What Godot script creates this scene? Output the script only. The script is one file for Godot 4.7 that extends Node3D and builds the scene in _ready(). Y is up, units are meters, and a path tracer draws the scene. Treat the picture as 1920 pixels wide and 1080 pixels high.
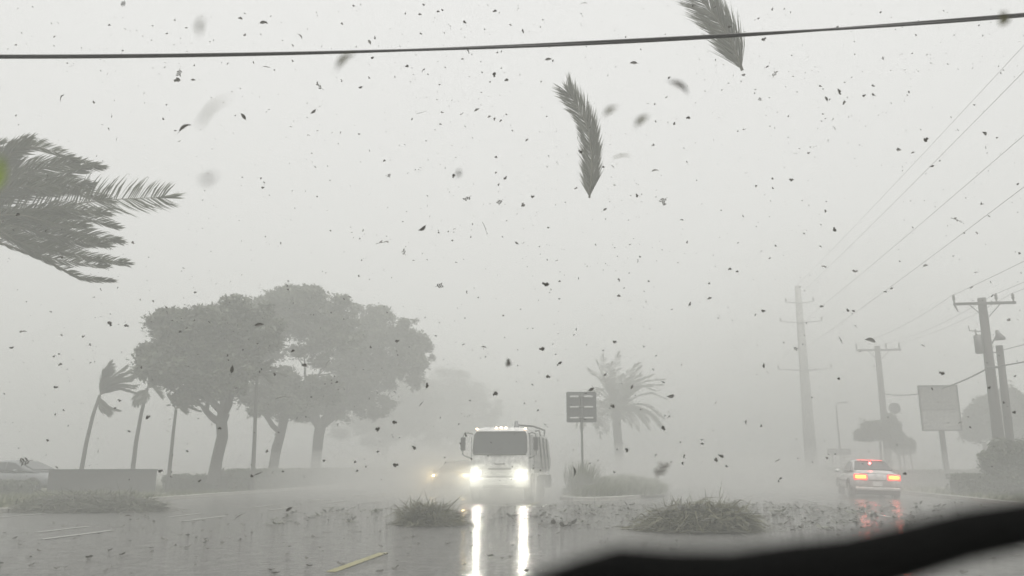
extends Node3D
# A street in a hurricane, seen over a windscreen wiper: wet road, blown palms and trees, a truck and cars in the spray, leaves in the air.
# Road frame: X metres to the side of the camera, S metres along the road, turned YAW from the view.

const YAW := 0.1416
const EYE := 1.3

var rng := RandomNumberGenerator.new()
var counts := {}
var M := {}
var RB := Basis(Vector3.UP, -YAW)

# ---------------------------------------------------------------- mesh builder
class MB:
	var st := SurfaceTool.new()
	func _init(smooth := false):
		st.begin(Mesh.PRIMITIVE_TRIANGLES)
		st.set_smooth_group(0 if smooth else -1)
	func smooth(on: bool):
		st.set_smooth_group(0 if on else -1)
	func tri(a: Vector3, b: Vector3, c: Vector3, ctr: Vector3):
		if (c - a).cross(b - a).dot((a + b + c) / 3.0 - ctr) < 0.0:
			var t := b
			b = c
			c = t
		st.add_vertex(a); st.add_vertex(b); st.add_vertex(c)
	func quad(a: Vector3, b: Vector3, c: Vector3, d: Vector3, ctr: Vector3):
		tri(a, b, c, ctr); tri(a, c, d, ctr)
	func box(c: Vector3, s: Vector3, b := Basis.IDENTITY, cut := 0.0):
		var h := s / 2.0
		if cut <= 0.0:
			for ax in 3:
				for sg in [-1.0, 1.0]:
					var p := []
					for q in [[-1, -1], [1, -1], [1, 1], [-1, 1]]:
						var v := Vector3.ZERO
						v[ax] = sg * h[ax]
						v[(ax + 1) % 3] = q[0] * h[(ax + 1) % 3]
						v[(ax + 2) % 3] = q[1] * h[(ax + 2) % 3]
						p.append(c + b * v)
					quad(p[0], p[1], p[2], p[3], c)
			return
		var at := func(ax: int, sx: float, sy: float, sz: float) -> Vector3:
			var k := Vector3(sx, sy, sz)
			var v := Vector3.ZERO
			for i in 3:
				v[i] = k[i] * (h[i] if i == ax else h[i] - cut)
			return c + b * v
		for ax in 3:
			for sg in [-1.0, 1.0]:
				var p := []
				for q in [[-1, -1], [1, -1], [1, 1], [-1, 1]]:
					var k := Vector3.ZERO
					k[ax] = sg
					k[(ax + 1) % 3] = q[0]
					k[(ax + 2) % 3] = q[1]
					p.append(at.call(ax, k.x, k.y, k.z))
				quad(p[0], p[1], p[2], p[3], c)
			var o := (ax + 1) % 3
			for s1 in [-1.0, 1.0]:
				for s2 in [-1.0, 1.0]:
					var lo := Vector3.ZERO
					lo[ax] = s1
					lo[o] = s2
					lo[(ax + 2) % 3] = -1
					var hi := lo
					hi[(ax + 2) % 3] = 1
					quad(at.call(ax, lo.x, lo.y, lo.z), at.call(ax, hi.x, hi.y, hi.z), at.call(o, hi.x, hi.y, hi.z), at.call(o, lo.x, lo.y, lo.z), c)
		for sx in [-1.0, 1.0]:
			for sy in [-1.0, 1.0]:
				for sz in [-1.0, 1.0]:
					tri(at.call(0, sx, sy, sz), at.call(1, sx, sy, sz), at.call(2, sx, sy, sz), c)
	func ring(c: Vector3, axis: Vector3, r: float, n: int, ref := Vector3.ZERO) -> PackedVector3Array:
		var up := ref if ref != Vector3.ZERO else (Vector3.UP if absf(axis.y) < 0.9 else Vector3.RIGHT)
		var u := axis.cross(up).normalized()
		var v := axis.cross(u).normalized()
		var out := PackedVector3Array()
		for i in n:
			var a := TAU * i / n
			out.append(c + u * cos(a) * r + v * sin(a) * r)
		return out
	func tube(p: Array, r: Array, n := 8, cap := true):
		var rings := []
		for i in p.size():
			var ax: Vector3 = (p[mini(i + 1, p.size() - 1)] - p[maxi(i - 1, 0)]).normalized()
			rings.append(ring(p[i], ax, r[i] if r.size() > 1 else r[0], n))
		loft(rings, cap)
	func loft(rings: Array, cap := true):
		var mids := []
		for g in rings:
			var m := Vector3.ZERO
			for q in g: m += q
			mids.append(m / g.size())
		for i in rings.size() - 1:
			var a: PackedVector3Array = rings[i]
			var b: PackedVector3Array = rings[i + 1]
			var ctr: Vector3 = (mids[i] + mids[i + 1]) / 2.0
			for j in a.size():
				var k := (j + 1) % a.size()
				quad(a[j], a[k], b[k], b[j], ctr)
		if cap and rings.size() > 1:
			for e in [0, rings.size() - 1]:
				var g: PackedVector3Array = rings[e]
				var inner: Vector3 = mids[1] if e == 0 else mids[e - 1]
				for j in g.size():
					tri(mids[e], g[j], g[(j + 1) % g.size()], inner)
	func ellipsoid(c: Vector3, r: Vector3, b := Basis.IDENTITY, nu := 12, nv := 7):
		var rings := []
		for i in nv + 1:
			var a := -PI / 2 + PI * i / nv
			var g := PackedVector3Array()
			for j in nu:
				var t := TAU * j / nu
				g.append(c + b * Vector3(cos(a) * cos(t) * r.x, sin(a) * r.y, cos(a) * sin(t) * r.z))
			rings.append(g)
		loft(rings, false)
	func blade(a: Vector3, b: Vector3, c: Vector3, w: float, side: Vector3):   # a narrow leaf from a over b to its tip c
		var s := side.normalized() * w / 2.0
		var ctr := b - (b - a).cross(side).normalized()
		quad(a - s * 0.6, a + s * 0.6, b + s, b - s, ctr)
		tri(b - s, b + s, c, ctr)
	func prism(poly: PackedVector2Array, y0: float, y1: float, bevel := 0.0):   # a flat outline (x, z) raised from y0 to y1
		var mid := Vector2.ZERO
		for q in poly: mid += q / poly.size()
		var tops := PackedVector2Array()
		for q in poly: tops.append(q + (mid - q).normalized() * bevel)
		for j in poly.size():
			var k := (j + 1) % poly.size()
			var a := poly[j]; var b := poly[k]
			quad(Vector3(a.x, y0, a.y), Vector3(b.x, y0, b.y), Vector3(b.x, y1 - bevel, b.y), Vector3(a.x, y1 - bevel, a.y), Vector3(mid.x, y0, mid.y))
			if bevel > 0.0:
				quad(Vector3(a.x, y1 - bevel, a.y), Vector3(b.x, y1 - bevel, b.y), Vector3(tops[k].x, y1, tops[k].y), Vector3(tops[j].x, y1, tops[j].y), Vector3(mid.x, y0, mid.y))
		var ix := Geometry2D.triangulate_polygon(tops)
		for t in range(0, ix.size(), 3):
			var v := []
			for n in 3: v.append(Vector3(tops[ix[t + n]].x, y1, tops[ix[t + n]].y))
			tri(v[0], v[1], v[2], (v[0] + v[1] + v[2]) / 3.0 - Vector3.UP)
	func done() -> ArrayMesh:
		st.generate_normals()
		return st.commit()

# ---------------------------------------------------------------- naming
func numbered(called: String) -> String:
	var n: int = counts.get(called, 0)
	counts[called] = n + 1
	return called if n == 0 else "%s_%03d" % [called, n]

func tag(o: Node3D, label: String, category := "", group := "", kind := "") -> Node3D:
	o.set_meta("label", label)
	if category: o.set_meta("category", category)
	if group: o.set_meta("group", group)
	if kind: o.set_meta("kind", kind)
	return o

func thing(called: String, label: String, category: String, at: Vector3, turn := 0.0, group := "") -> Node3D:
	var o := Node3D.new()
	o.name = numbered(called)
	add_child(o)
	o.position = at
	o.rotation.y = turn
	tag(o, label, category, group)
	return o

func obj(called: String, mesh: Variant, m: Material, parent: Node3D = null) -> MeshInstance3D:
	var o := MeshInstance3D.new()
	o.name = called if parent else numbered(called)
	o.mesh = mesh.done() if mesh is MB else mesh
	o.material_override = m
	(parent if parent else self).add_child(o, true)
	return o

func struct(called: String, mesh: Variant, m: Material, label: String) -> MeshInstance3D:
	var o := obj(called, mesh, m)
	tag(o, label, "", "", "structure")
	return o

func scatter(called: String, mesh: Mesh, m: Material, places: Array, parent: Node3D = null, tints: Array = []) -> MultiMeshInstance3D:
	var mm := MultiMesh.new()
	mm.transform_format = MultiMesh.TRANSFORM_3D
	mm.use_colors = tints.size() > 0
	mm.mesh = mesh
	mm.instance_count = places.size()
	for i in places.size():
		mm.set_instance_transform(i, places[i])
		if tints: mm.set_instance_color(i, tints[i])
	var o := MultiMeshInstance3D.new()
	o.name = called if parent else numbered(called)
	o.multimesh = mm
	o.material_override = m
	o.set_meta("kind", "stuff")
	(parent if parent else self).add_child(o, true)
	return o

func road(x: float, y: float, s: float) -> Vector3:
	return RB * Vector3(x, y, -s)

func rnd(a: float, b: float) -> float:
	return rng.randf_range(a, b)

func rv(r := 1.0) -> Vector3:
	return Vector3(rnd(-1, 1), rnd(-1, 1), rnd(-1, 1)) * r

# ---------------------------------------------------------------- materials
func lin(r: float, g: float, b: float) -> Color:
	return Color(r, g, b).linear_to_srgb()

func noise_tex(size: int, freq: float, c0: Color, c1: Color, octaves := 4, kind := FastNoiseLite.TYPE_SIMPLEX_SMOOTH, seed_ := 1) -> NoiseTexture2D:
	var n := FastNoiseLite.new()
	n.noise_type = kind
	n.frequency = freq
	n.fractal_octaves = octaves
	n.seed = seed_
	var t := NoiseTexture2D.new()
	t.width = size; t.height = size
	t.seamless = true
	t.noise = n
	var g := Gradient.new()
	g.set_color(0, c0); g.set_color(1, c1)
	t.color_ramp = g
	return t

func bump_tex(size: int, freq: float, strength: float, octaves := 4, kind := FastNoiseLite.TYPE_SIMPLEX_SMOOTH, seed_ := 2) -> NoiseTexture2D:
	var n := FastNoiseLite.new()
	n.noise_type = kind
	n.frequency = freq
	n.fractal_octaves = octaves
	n.seed = seed_
	var t := NoiseTexture2D.new()
	t.width = size; t.height = size
	t.seamless = true
	t.as_normal_map = true
	t.bump_strength = strength
	t.noise = n
	return t

func ripple_tex() -> ImageTexture:   # wind ripples on the water film, longer across the road than along it
	var n := FastNoiseLite.new()
	n.seed = 5
	n.frequency = 0.05
	n.fractal_octaves = 4
	var h := n.get_seamless_image(128, 512)
	h.convert(Image.FORMAT_RF)
	h.resize(512, 512, Image.INTERPOLATE_CUBIC)
	h.bump_map_to_normal_map(4.0)
	return ImageTexture.create_from_image(h)

func mat(c: Color, rough := 0.8, metal := 0.0) -> StandardMaterial3D:
	var m := StandardMaterial3D.new()
	m.albedo_color = c
	m.roughness = rough
	m.metallic = metal
	return m

func grain(m: StandardMaterial3D, tex: Texture2D, scale: float, normal: Texture2D = null, depth := 1.0, world := true) -> StandardMaterial3D:
	m.albedo_texture = tex
	m.uv1_triplanar = true
	m.uv1_world_triplanar = world
	m.uv1_scale = Vector3.ONE * scale
	if normal:
		m.normal_enabled = true
		m.normal_texture = normal
		m.normal_scale = depth
	return m

func leafy(c: Color, back: Color, rough := 0.45) -> StandardMaterial3D:
	var m := mat(c, rough)
	m.backlight_enabled = true
	m.backlight = back
	return m

func lamp_mat(c: Color, energy: float) -> StandardMaterial3D:
	var m := mat(c, 0.3)
	m.emission_enabled = true
	m.emission = c
	m.emission_energy_multiplier = energy
	return m

func make_materials():
	var spots := noise_tex(512, 0.012, Color(0.62, 0.62, 0.62), Color(1, 1, 1), 5)
	var fine := noise_tex(512, 0.06, Color(0.6, 0.6, 0.6), Color(1, 1, 1), 4, FastNoiseLite.TYPE_SIMPLEX, 7)
	var worn := noise_tex(512, 0.05, Color(0.25, 0.25, 0.25), Color(1, 1, 1), 5, FastNoiseLite.TYPE_SIMPLEX, 21)
	var film := noise_tex(512, 0.02, Color(0.04, 0.04, 0.04), Color(0.17, 0.17, 0.17), 5, FastNoiseLite.TYPE_SIMPLEX_SMOOTH, 11)
	var ripple := ripple_tex()
	var rough_n := bump_tex(512, 0.05, 8.0, 4, FastNoiseLite.TYPE_SIMPLEX, 9)
	M.asphalt = grain(mat(lin(0.125, 0.122, 0.113), 1.0), spots, 0.5, ripple, 1.5)
	M.asphalt.roughness_texture = film
	M.asphalt.metallic_specular = 0.68
	M.earth = grain(mat(lin(0.065, 0.068, 0.045), 0.75), spots, 0.4, rough_n, 0.8)
	M.turf = grain(mat(lin(0.15, 0.15, 0.075), 0.8), fine, 0.6, rough_n, 1.0)
	M.kerb = grain(mat(lin(0.42, 0.41, 0.37), 0.45), spots, 0.9, rough_n, 0.4)
	M.yellow = grain(mat(lin(0.47, 0.43, 0.19), 0.4), worn, 1.1)
	M.white_line = grain(mat(lin(0.5, 0.5, 0.47), 0.4), worn, 1.1)
	M.wall = grain(mat(lin(0.045, 0.044, 0.038), 0.8), spots, 0.8, rough_n, 0.6)
	M.bark = grain(mat(lin(0.06, 0.055, 0.045), 0.85), fine, 1.2, rough_n, 1.4)
	M.palm_bark = grain(mat(lin(0.085, 0.078, 0.065), 0.85), fine, 1.6, rough_n, 1.0)
	M.foliage = leafy(lin(0.045, 0.055, 0.028), lin(0.03, 0.04, 0.012))
	M.foliage.vertex_color_use_as_albedo = true
	M.frond = leafy(lin(0.045, 0.052, 0.026), lin(0.03, 0.035, 0.012))
	M.rachis = mat(lin(0.085, 0.08, 0.05), 0.6)
	M.torn_frond = leafy(lin(0.06, 0.062, 0.04), lin(0.03, 0.032, 0.015))
	M.straw = leafy(lin(0.075, 0.073, 0.04), lin(0.02, 0.02, 0.01), 0.7)
	M.matted = grain(mat(lin(0.05, 0.048, 0.03), 0.85), fine, 2.0, rough_n, 1.6)
	M.grass = leafy(lin(0.075, 0.085, 0.035), lin(0.03, 0.04, 0.01))
	M.dead_leaf = leafy(lin(0.035, 0.032, 0.024), lin(0.015, 0.014, 0.008), 0.4)
	M.green_leaf = leafy(lin(0.16, 0.22, 0.012), lin(0.18, 0.25, 0.01), 0.4)
	M.twig = mat(lin(0.045, 0.038, 0.03), 0.8)
	M.wood = grain(mat(lin(0.075, 0.068, 0.06), 0.85), fine, 0.9, rough_n, 1.0)
	M.concrete = grain(mat(lin(0.40, 0.40, 0.38), 0.8), spots, 0.6, rough_n, 0.4)
	M.steel = grain(mat(lin(0.17, 0.17, 0.165), 0.45, 0.7), spots, 1.2)
	M.sign_back = grain(mat(lin(0.11, 0.112, 0.112), 0.45, 0.4), spots, 1.6)
	M.bracket = mat(lin(0.45, 0.45, 0.44), 0.35, 0.6)
	M.board = grain(mat(lin(0.30, 0.295, 0.28), 0.6), spots, 0.9)
	M.board_low = grain(mat(lin(0.42, 0.415, 0.40), 0.6), spots, 0.9)
	M.porcelain = mat(lin(0.16, 0.15, 0.14), 0.25)
	M.cable = mat(lin(0.012, 0.012, 0.012), 0.6)
	M.line = mat(lin(0.05, 0.05, 0.05), 0.5)
	M.rubber = mat(lin(0.005, 0.005, 0.005), 0.95)
	M.rubber.metallic_specular = 0.12
	M.wiper = mat(lin(0.004, 0.004, 0.004), 0.95)
	M.wiper.metallic_specular = 0.12
	M.tyre = mat(lin(0.018, 0.018, 0.018), 0.7)
	M.rim = mat(lin(0.30, 0.30, 0.30), 0.3, 0.8)
	M.white_paint = grain(mat(lin(0.66, 0.66, 0.645), 0.3), spots, 0.8)
	M.white_paint.clearcoat_enabled = true
	M.white_paint.clearcoat = 0.5
	M.tank = grain(mat(lin(0.40, 0.40, 0.385), 0.35), spots, 0.7)
	M.dark_paint = mat(lin(0.03, 0.032, 0.035), 0.25)
	M.dark_paint.clearcoat_enabled = true
	M.grey_paint = mat(lin(0.12, 0.125, 0.13), 0.3)
	M.black_trim = mat(lin(0.02, 0.02, 0.021), 0.5)
	M.glass = mat(lin(0.025, 0.028, 0.03), 0.06)
	M.chrome = mat(lin(0.6, 0.6, 0.6), 0.15, 1.0)
	M.plate = mat(lin(0.6, 0.6, 0.58), 0.4)
	M.head_lamp = lamp_mat(Color(1.0, 0.99, 0.93), 4.0)
	M.warm_lamp = lamp_mat(Color(1.0, 0.90, 0.66), 7.0)
	M.marker_lamp = lamp_mat(Color(1.0, 0.86, 0.72), 2.2)
	M.tail_lamp = lamp_mat(Color(1.0, 0.55, 0.2), 2.2)
	M.tail_red = lamp_mat(Color(1.0, 0.30, 0.26), 0.5)

# ---------------------------------------------------------------- light from a lamp
func beam(at: Vector3, towards: Vector3, c: Color, energy: float, size: float, cone: float, parent: Node3D):
	var l := SpotLight3D.new()
	l.name = "beam"
	l.light_color = c
	l.light_energy = energy
	l.light_size = size
	l.spot_angle = cone
	l.spot_angle_attenuation = 1.0
	l.spot_range = 120.0
	l.spot_attenuation = 2.0
	l.shadow_enabled = true
	parent.add_child(l, true)
	l.look_at_from_position(parent.to_global(at), parent.to_global(at + towards), Vector3.UP)

# ---------------------------------------------------------------- plants
func along(p: Array, t: float) -> Vector3:   # a smooth curve through the points p
	var f := clampf(t, 0, 1) * (p.size() - 1)
	var i := mini(int(f), p.size() - 2)
	return p[i].cubic_interpolate(p[i + 1], p[maxi(i - 1, 0)], p[mini(i + 2, p.size() - 1)], f - i)

func frond(st: MB, p: Array, pairs: int, long: float, width: float, wind: Vector3, lean := 0.55, first := 0.12, flat := Vector3.ZERO, tip := 0.45):
	for i in pairs:
		var t := first + (1.0 - first) * (i + 0.5) / pairs
		var q := along(p, t)
		var ax := (along(p, t + 0.02) - along(p, t - 0.02)).normalized()
		var side := flat if flat != Vector3.ZERO else ax.cross(Vector3.UP).normalized()
		side = (side - ax * side.dot(ax)).normalized()
		var ln := long * (tip + (1.0 - tip) * sin(PI * pow(clampf((t - first) / (1.0 - first), 0.0, 1.0), 0.7) * 0.92 + 0.18)) * rnd(0.82, 1.12)
		for s in [-1.0, 1.0]:
			var d: Vector3 = (side * s * (1.0 - lean * 0.5) + ax * lean + rv(0.12) + wind * 0.35).normalized()
			var mid: Vector3 = q + d * ln * 0.55
			var end: Vector3 = mid + (d + wind * rnd(0.3, 0.7) + Vector3.DOWN * 0.12).normalized() * ln * 0.5
			st.blade(q, mid, end, width, d.cross(rv()).normalized().lerp(ax, 0.5))
	var tp := along(p, 1.0)
	var dir := (tp - along(p, 0.94)).normalized()
	for i in 14:
		var d := (dir + rv(0.22) + wind * 0.2).normalized()
		st.blade(tp - dir * rnd(0.0, 0.25), tp + d * long * 0.3, tp + (d + rv(0.1)).normalized() * long * rnd(0.45, 0.75), width, d.cross(rv()).normalized())

func frond_part(root: Node3D, p: Array, pairs: int, long: float, width: float, wind: Vector3, r := 0.03, lean := 0.55, m: Material = null, flat := Vector3.ZERO, tip := 0.45) -> MeshInstance3D:
	var st := MB.new()
	frond(st, p, pairs, long, width, wind, lean, 0.1 if tip < 0.8 else 0.02, flat, tip)
	var o := obj("frond", st, m if m else M.frond, root)
	var rs := MB.new(true)
	var pts := []
	var rad := []
	for i in 9:
		pts.append(along(p, i / 8.0))
		rad.append(lerpf(r, r * 0.2, i / 8.0))
	rs.tube(pts, rad, 5)
	obj("rachis", rs, M.rachis, o)
	return o

func make_leaf_clump(n: int, size: float, r: float) -> ArrayMesh:
	var st := MB.new()
	for i in n:
		var a := rv(r)
		var d := (rv() + Vector3(0.5, 0.1, 0)).normalized()
		var b := a + d * size * 0.55
		st.blade(a, b, b + (d + rv(0.4)).normalized() * size * 0.5, size * 0.5, d.cross(rv()).normalized())
	return st.done()

func crown(root: Node3D, blobs: Array, n: int, clump: Mesh, gaps := 0.0, depth := 0.9):
	var places := []
	var tints := []
	var total := 0.0
	var all := []
	for b in blobs:
		all.append([b[0], b[1], b[2] * 0.84, b[3] * 0.84, b[4]])
		for k in (16 if gaps > 0.0 else 0):   # small outer sprays of leaves
			var a := rnd(0, TAU)
			var m := rnd(0.10, 0.30)
			all.append([b[0] + cos(a) * b[2] * rnd(0.75, 1.18), b[1] + sin(a) * b[3] * rnd(0.75, 1.2), m * b[2] * rnd(0.8, 1.5), m * b[3] * rnd(0.7, 1.2), b[4] + rnd(-0.5, 0.5) * b[2]])
	for b in all: total += b[2] * b[3]
	for b in all:
		var count := int(n * b[2] * b[3] / total)
		for i in count:
			var e := rv().normalized()
			var lump := 1.0 + 0.55 * holes.get_noise_3dv((e * Vector3(b[2], b[3], b[2]) + Vector3(b[0], b[1], b[4])) * 2.1 + root.position)
			var d := e * (rng.randf() + rng.randf() + rng.randf()) * 0.42 * lump * rnd(0.85, 1.1)
			if rng.randf() < 0.03: d *= rnd(1.05, 1.3)
			var at := Vector3(b[0] + d.x * b[2], b[1] + d.y * b[3], d.z * (b[2] + b[3]) * 0.5 * depth + b[4])
			if gaps > 0.0 and holes.get_noise_2d((at.x + root.position.x) * 2.2 + at.z * 0.4, at.y * 3.0) > 0.55 - gaps - clampf((5.6 - at.y) * 0.06, 0.0, 0.12):
				continue
			var s := rnd(0.7, 1.35)
			places.append(Transform3D(Basis.from_euler(Vector3(rnd(-0.5, 0.5), rnd(0, TAU), rnd(-0.5, 0.5))).scaled(Vector3.ONE * s), at))
			var k := rnd(0.65, 1.25)
			tints.append(Color(k * rnd(0.9, 1.12), k, k * rnd(0.8, 1.0)))
	scatter("crown", clump, M.foliage, places, root, tints)

var holes := FastNoiseLite.new()

func limbs(st: MB, p: Vector3, d: Vector3, long: float, r: float, level: int):
	var pts := [p]
	var rad := [r]
	var q := p
	var dir := d
	for i in 4:
		dir = (dir + rv(0.22) + Vector3(0.05, 0.03, 0)).normalized()
		q += dir * long / 4.0
		pts.append(q)
		rad.append(r * lerpf(1.0, 0.55, (i + 1) / 4.0))
	st.tube(pts, rad, 6 if level > 1 else 4, false)
	if level > 0:
		for k in 2 + (rng.randi() % 2):
			limbs(st, pts[4 - (k % 2)], (dir + rv(0.75)).normalized(), long * rnd(0.5, 0.7), r * 0.5, level - 1)

func oak(label: String, at: Vector3, trunk: Array, radius: Array, arms: Array, blobs: Array, n: int, clump: Mesh, gaps: float):
	var t := thing("spreading_tree", label, "tree", at, 0, "spreading trees behind the roadside hedge")
	var st := MB.new(true)
	st.tube(trunk, radius, 12, false)
	obj("trunk", st, M.bark, t)
	var top: Vector3 = trunk[trunk.size() - 1]
	for a in arms:
		var ls := MB.new(true)
		limbs(ls, top if a.size() < 5 else trunk[trunk.size() - 2], Vector3(a[0], a[1], a[2]).normalized(), a[3] * 0.8, radius[radius.size() - 1] * 0.72, 2)
		obj("limb", ls, M.bark, t)
	crown(t, blobs, n, clump, gaps)

func shrub(called: String, label: String, category: String, at: Vector3, blobs: Array, n: int, clump: Mesh, stems: Array, group := ""):
	var t := thing(called, label, category, at, 0, group)
	for s in stems:
		var st := MB.new(true)
		st.tube([Vector3(s[0], 0, 0), Vector3(s[0] + 0.05, s[1] * 0.5, 0), Vector3(s[0] + s[2], s[1], 0)], [s[3], s[3] * 0.8, s[3] * 0.6], 7)
		obj("trunk", st, M.bark, t)
	crown(t, blobs, n, clump, 0.0)
	return t

func hedge(label: String, x0: float, s0: float, x1: float, s1: float, h: float, thick: float, n: int, clump: Mesh):
	var a := road(x0, 0, s0)
	var b := road(x1, 0, s1)
	var t := thing("clipped_hedge", label, "hedge", (a + b) / 2.0)
	var along_ := b - a
	var across := along_.cross(Vector3.UP).normalized()
	var st := MB.new()
	var bas := Basis(along_.normalized(), Vector3.UP, across)
	st.box(Vector3(0, h * 0.45, 0), Vector3(along_.length() - 0.15, h * 0.86, thick * 0.8), bas, 0.08)
	obj("woody_core", st, M.earth, t)
	var places := []
	var tints := []
	for i in n:
		var f := rnd(-0.5, 0.5)
		var u := rng.randf()
		var y := h * rnd(0.02, 0.98)
		var z := thick / 2.0 * (1.0 if rng.randf() < 0.8 else -1.0)
		if u < 0.35:
			y = h * rnd(0.94, 1.03)
			z = thick / 2.0 * rnd(-1, 1)
		places.append(Transform3D(Basis.from_euler(rv(PI)).scaled(Vector3.ONE * rnd(0.5, 0.9)), along_ * f + Vector3(0, y, 0) + across * z))
		var k := rnd(0.7, 1.2)
		tints.append(Color(k, k, k * 0.85))
	scatter("leaves", clump, M.foliage, places, t, tints)

# ---------------------------------------------------------------- flying and fallen leaves
var leaf_meshes := {}

func make_leaf_meshes():
	var st := MB.new()
	for i in 5:   # a curled leaf, 1 m long, midrib along x
		for s in [-1.0, 1.0]:
			var e := func(k: int) -> Vector3:
				var t := k / 5.0
				return Vector3(t - 0.5, 0.22 * sin(t * 2.6) + 0.06, s * 0.21 * sin(PI * pow(t, 0.8)))
			var m := func(k: int) -> Vector3:
				var t := k / 5.0
				return Vector3(t - 0.5, 0.2 * sin(t * 2.6), 0)
			st.quad(m.call(i), m.call(i + 1), e.call(i + 1), e.call(i), Vector3(0, 5, 0))
	st.tube([Vector3(-0.5, 0, 0), Vector3(-0.68, -0.06, 0.02)], [0.014, 0.012], 4)
	leaf_meshes.leaf = st.done()
	st = MB.new()
	st.tube([Vector3(-0.5, 0, 0), Vector3(0, 0.05, 0.02), Vector3(0.4, -0.02, 0)], [0.02, 0.018, 0.012], 4)
	for k in 6:
		var a := Vector3(-0.2 + k * 0.11, 0.03, 0)
		var d := Vector3(0.5, 0.5 * rnd(-1, 1), 0.9 * (1.0 if k % 2 else -1.0)).normalized()
		st.blade(a, a + d * 0.2, a + d * 0.38 + rv(0.05), 0.16, d.cross(Vector3(0.2, 1, 0.1)).normalized())
	leaf_meshes.sprig = st.done()
	st = MB.new()
	st.tube([Vector3(-0.5, 0, 0), Vector3(-0.1, 0.06, 0.03), Vector3(0.2, 0.02, 0), Vector3(0.5, 0.08, 0.02)], [0.018, 0.02, 0.014, 0.008], 5)
	st.tube([Vector3(-0.05, 0.05, 0.02), Vector3(0.12, 0.16, 0.08)], [0.012, 0.006], 4)
	leaf_meshes.twig = st.done()
	st = MB.new()
	for i in 6:
		var f := func(k: int, s: float) -> Vector3:
			var t := k / 6.0
			return Vector3(t - 0.5, 0.16 * sin(t * 3.0), 0.09 * t + s * 0.055 * sin(PI * (0.12 + 0.86 * t)))
		st.quad(f.call(i, -1), f.call(i, 1), f.call(i + 1, 1), f.call(i + 1, -1), Vector3(0, -5, 0))
	leaf_meshes.strip = st.done()
	st = MB.new()
	var edge := [Vector3(-0.5, 0, -0.1), Vector3(-0.2, 0.1, -0.32), Vector3(0.12, 0.02, -0.2), Vector3(0.42, 0.16, -0.3), Vector3(0.5, 0.2, 0.05), Vector3(0.2, 0.1, 0.14), Vector3(0.05, 0.14, 0.38), Vector3(-0.3, 0.02, 0.24)]
	for i in edge.size():
		st.tri(Vector3(0, -0.05, 0), edge[i], edge[(i + 1) % edge.size()], Vector3(0, -5, 0))
	leaf_meshes.scrap = st.done()
	st = MB.new()
	for k in 9:   # a sodden clump of torn leaves on the road
		var a := Vector3(rnd(-0.35, 0.35), 0.02, rnd(-0.35, 0.35))
		var d := Vector3(rnd(-1, 1), rnd(0.05, 0.75), rnd(-1, 1)).normalized()
		st.blade(a, a + d * 0.25, a + d * 0.45 + rv(0.08), rnd(0.12, 0.24), d.cross(Vector3(0.2, 1, 0.3)).normalized())
	leaf_meshes.clump = st.done()

const KINDS := ["leaf", "sprig", "twig", "strip", "scrap"]

func flying(kind: String, at: Vector3, long: float, angle: float, m: Material, label := "") -> MeshInstance3D:
	var called: String = {"leaf": "flying_leaf", "sprig": "flying_sprig", "twig": "flying_twig", "strip": "flying_leaflet", "scrap": "flying_leaf_scrap"}[kind]
	var o := obj(called, leaf_meshes[kind], m)
	o.transform = Transform3D((Basis(Vector3.BACK, deg_to_rad(angle)) * Basis(Vector3.UP, 0.1 if label else rnd(-0.45, 0.45)) * Basis(Vector3.RIGHT, 1.15 if label else rnd(0.5, 1.9))).scaled(Vector3.ONE * long), at)
	var plain: String = {
		"leaf": "curled leaf tumbling", "sprig": "leafy sprig flying", "twig": "bare twig flying",
		"strip": "narrow leaflet strip flying", "scrap": "ragged leaf scrap flying"}[kind]
	if not label:
		var u := at.x / -at.z
		var v := (at.y - EYE) / -at.z
		var place := "above the overhead cable" if v > 0.545 + 0.02 * u else "over the near palm" if u < -0.4 and v > 0.22 else "before the spreading trees" if u < -0.1 and v < 0.22 and v > 0.02 else "above the spreading trees" if u < -0.1 and v >= 0.22 else "around the upright flying frond" if u < 0.2 and v > 0.3 else "over the truck and the square sign" if u < 0.2 and v > 0.02 else "among the slanting wires" if u > 0.42 and v > 0.18 else "before the poles and the sign board" if u > 0.2 and v < 0.2 and v > 0.02 else "past the larger flying frond" if v > 0.02 else "low over the wet road"
		var seen := long / -at.z
		label = ("speck-sized " if seen < 0.0035 else "small " if seen < 0.0065 else "larger ") + plain + " " + place
	tag(o, label, {"leaf": "leaf", "sprig": "sprig", "twig": "twig", "strip": "leaf strip", "scrap": "leaf scrap"}[kind], {"leaf": "curled leaves in the air", "sprig": "sprigs in the air", "twig": "twigs in the air", "strip": "leaflet strips in the air", "scrap": "leaf scraps in the air"}[kind])
	return o

func litter(x: float, s: float, size: float, label: String, group: String):
	var o := obj("leaf_litter_clump", leaf_meshes.clump, M.dead_leaf if rng.randf() < 0.75 else M.torn_frond)
	o.transform = Transform3D(Basis(Vector3.UP, rnd(0, TAU)).scaled(Vector3(size * rnd(0.8, 1.5), size * rnd(0.35, 0.85), size * rnd(0.8, 1.3))), road(x, 0.004, s))
	var lane := " towards the dark wall's side" if x < -8.5 else " near the smaller heap" if x < -3.2 else " in line with the truck" if x < -0.6 else " in line with the island" if x < 2.2 else " between largest heap and sedan" if x < 6.0 else " towards the sedan's kerb"
	var depth := ", far off" if s > 24.0 else ", beyond the heaps" if s > 19.0 else ", level with the heaps" if s > 16.0 else ", nearer than the heaps"
	tag(o, ("wide " if size > 0.3 else "small " if size < 0.18 else "") + label + lane + depth, "leaf clump", group)

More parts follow.
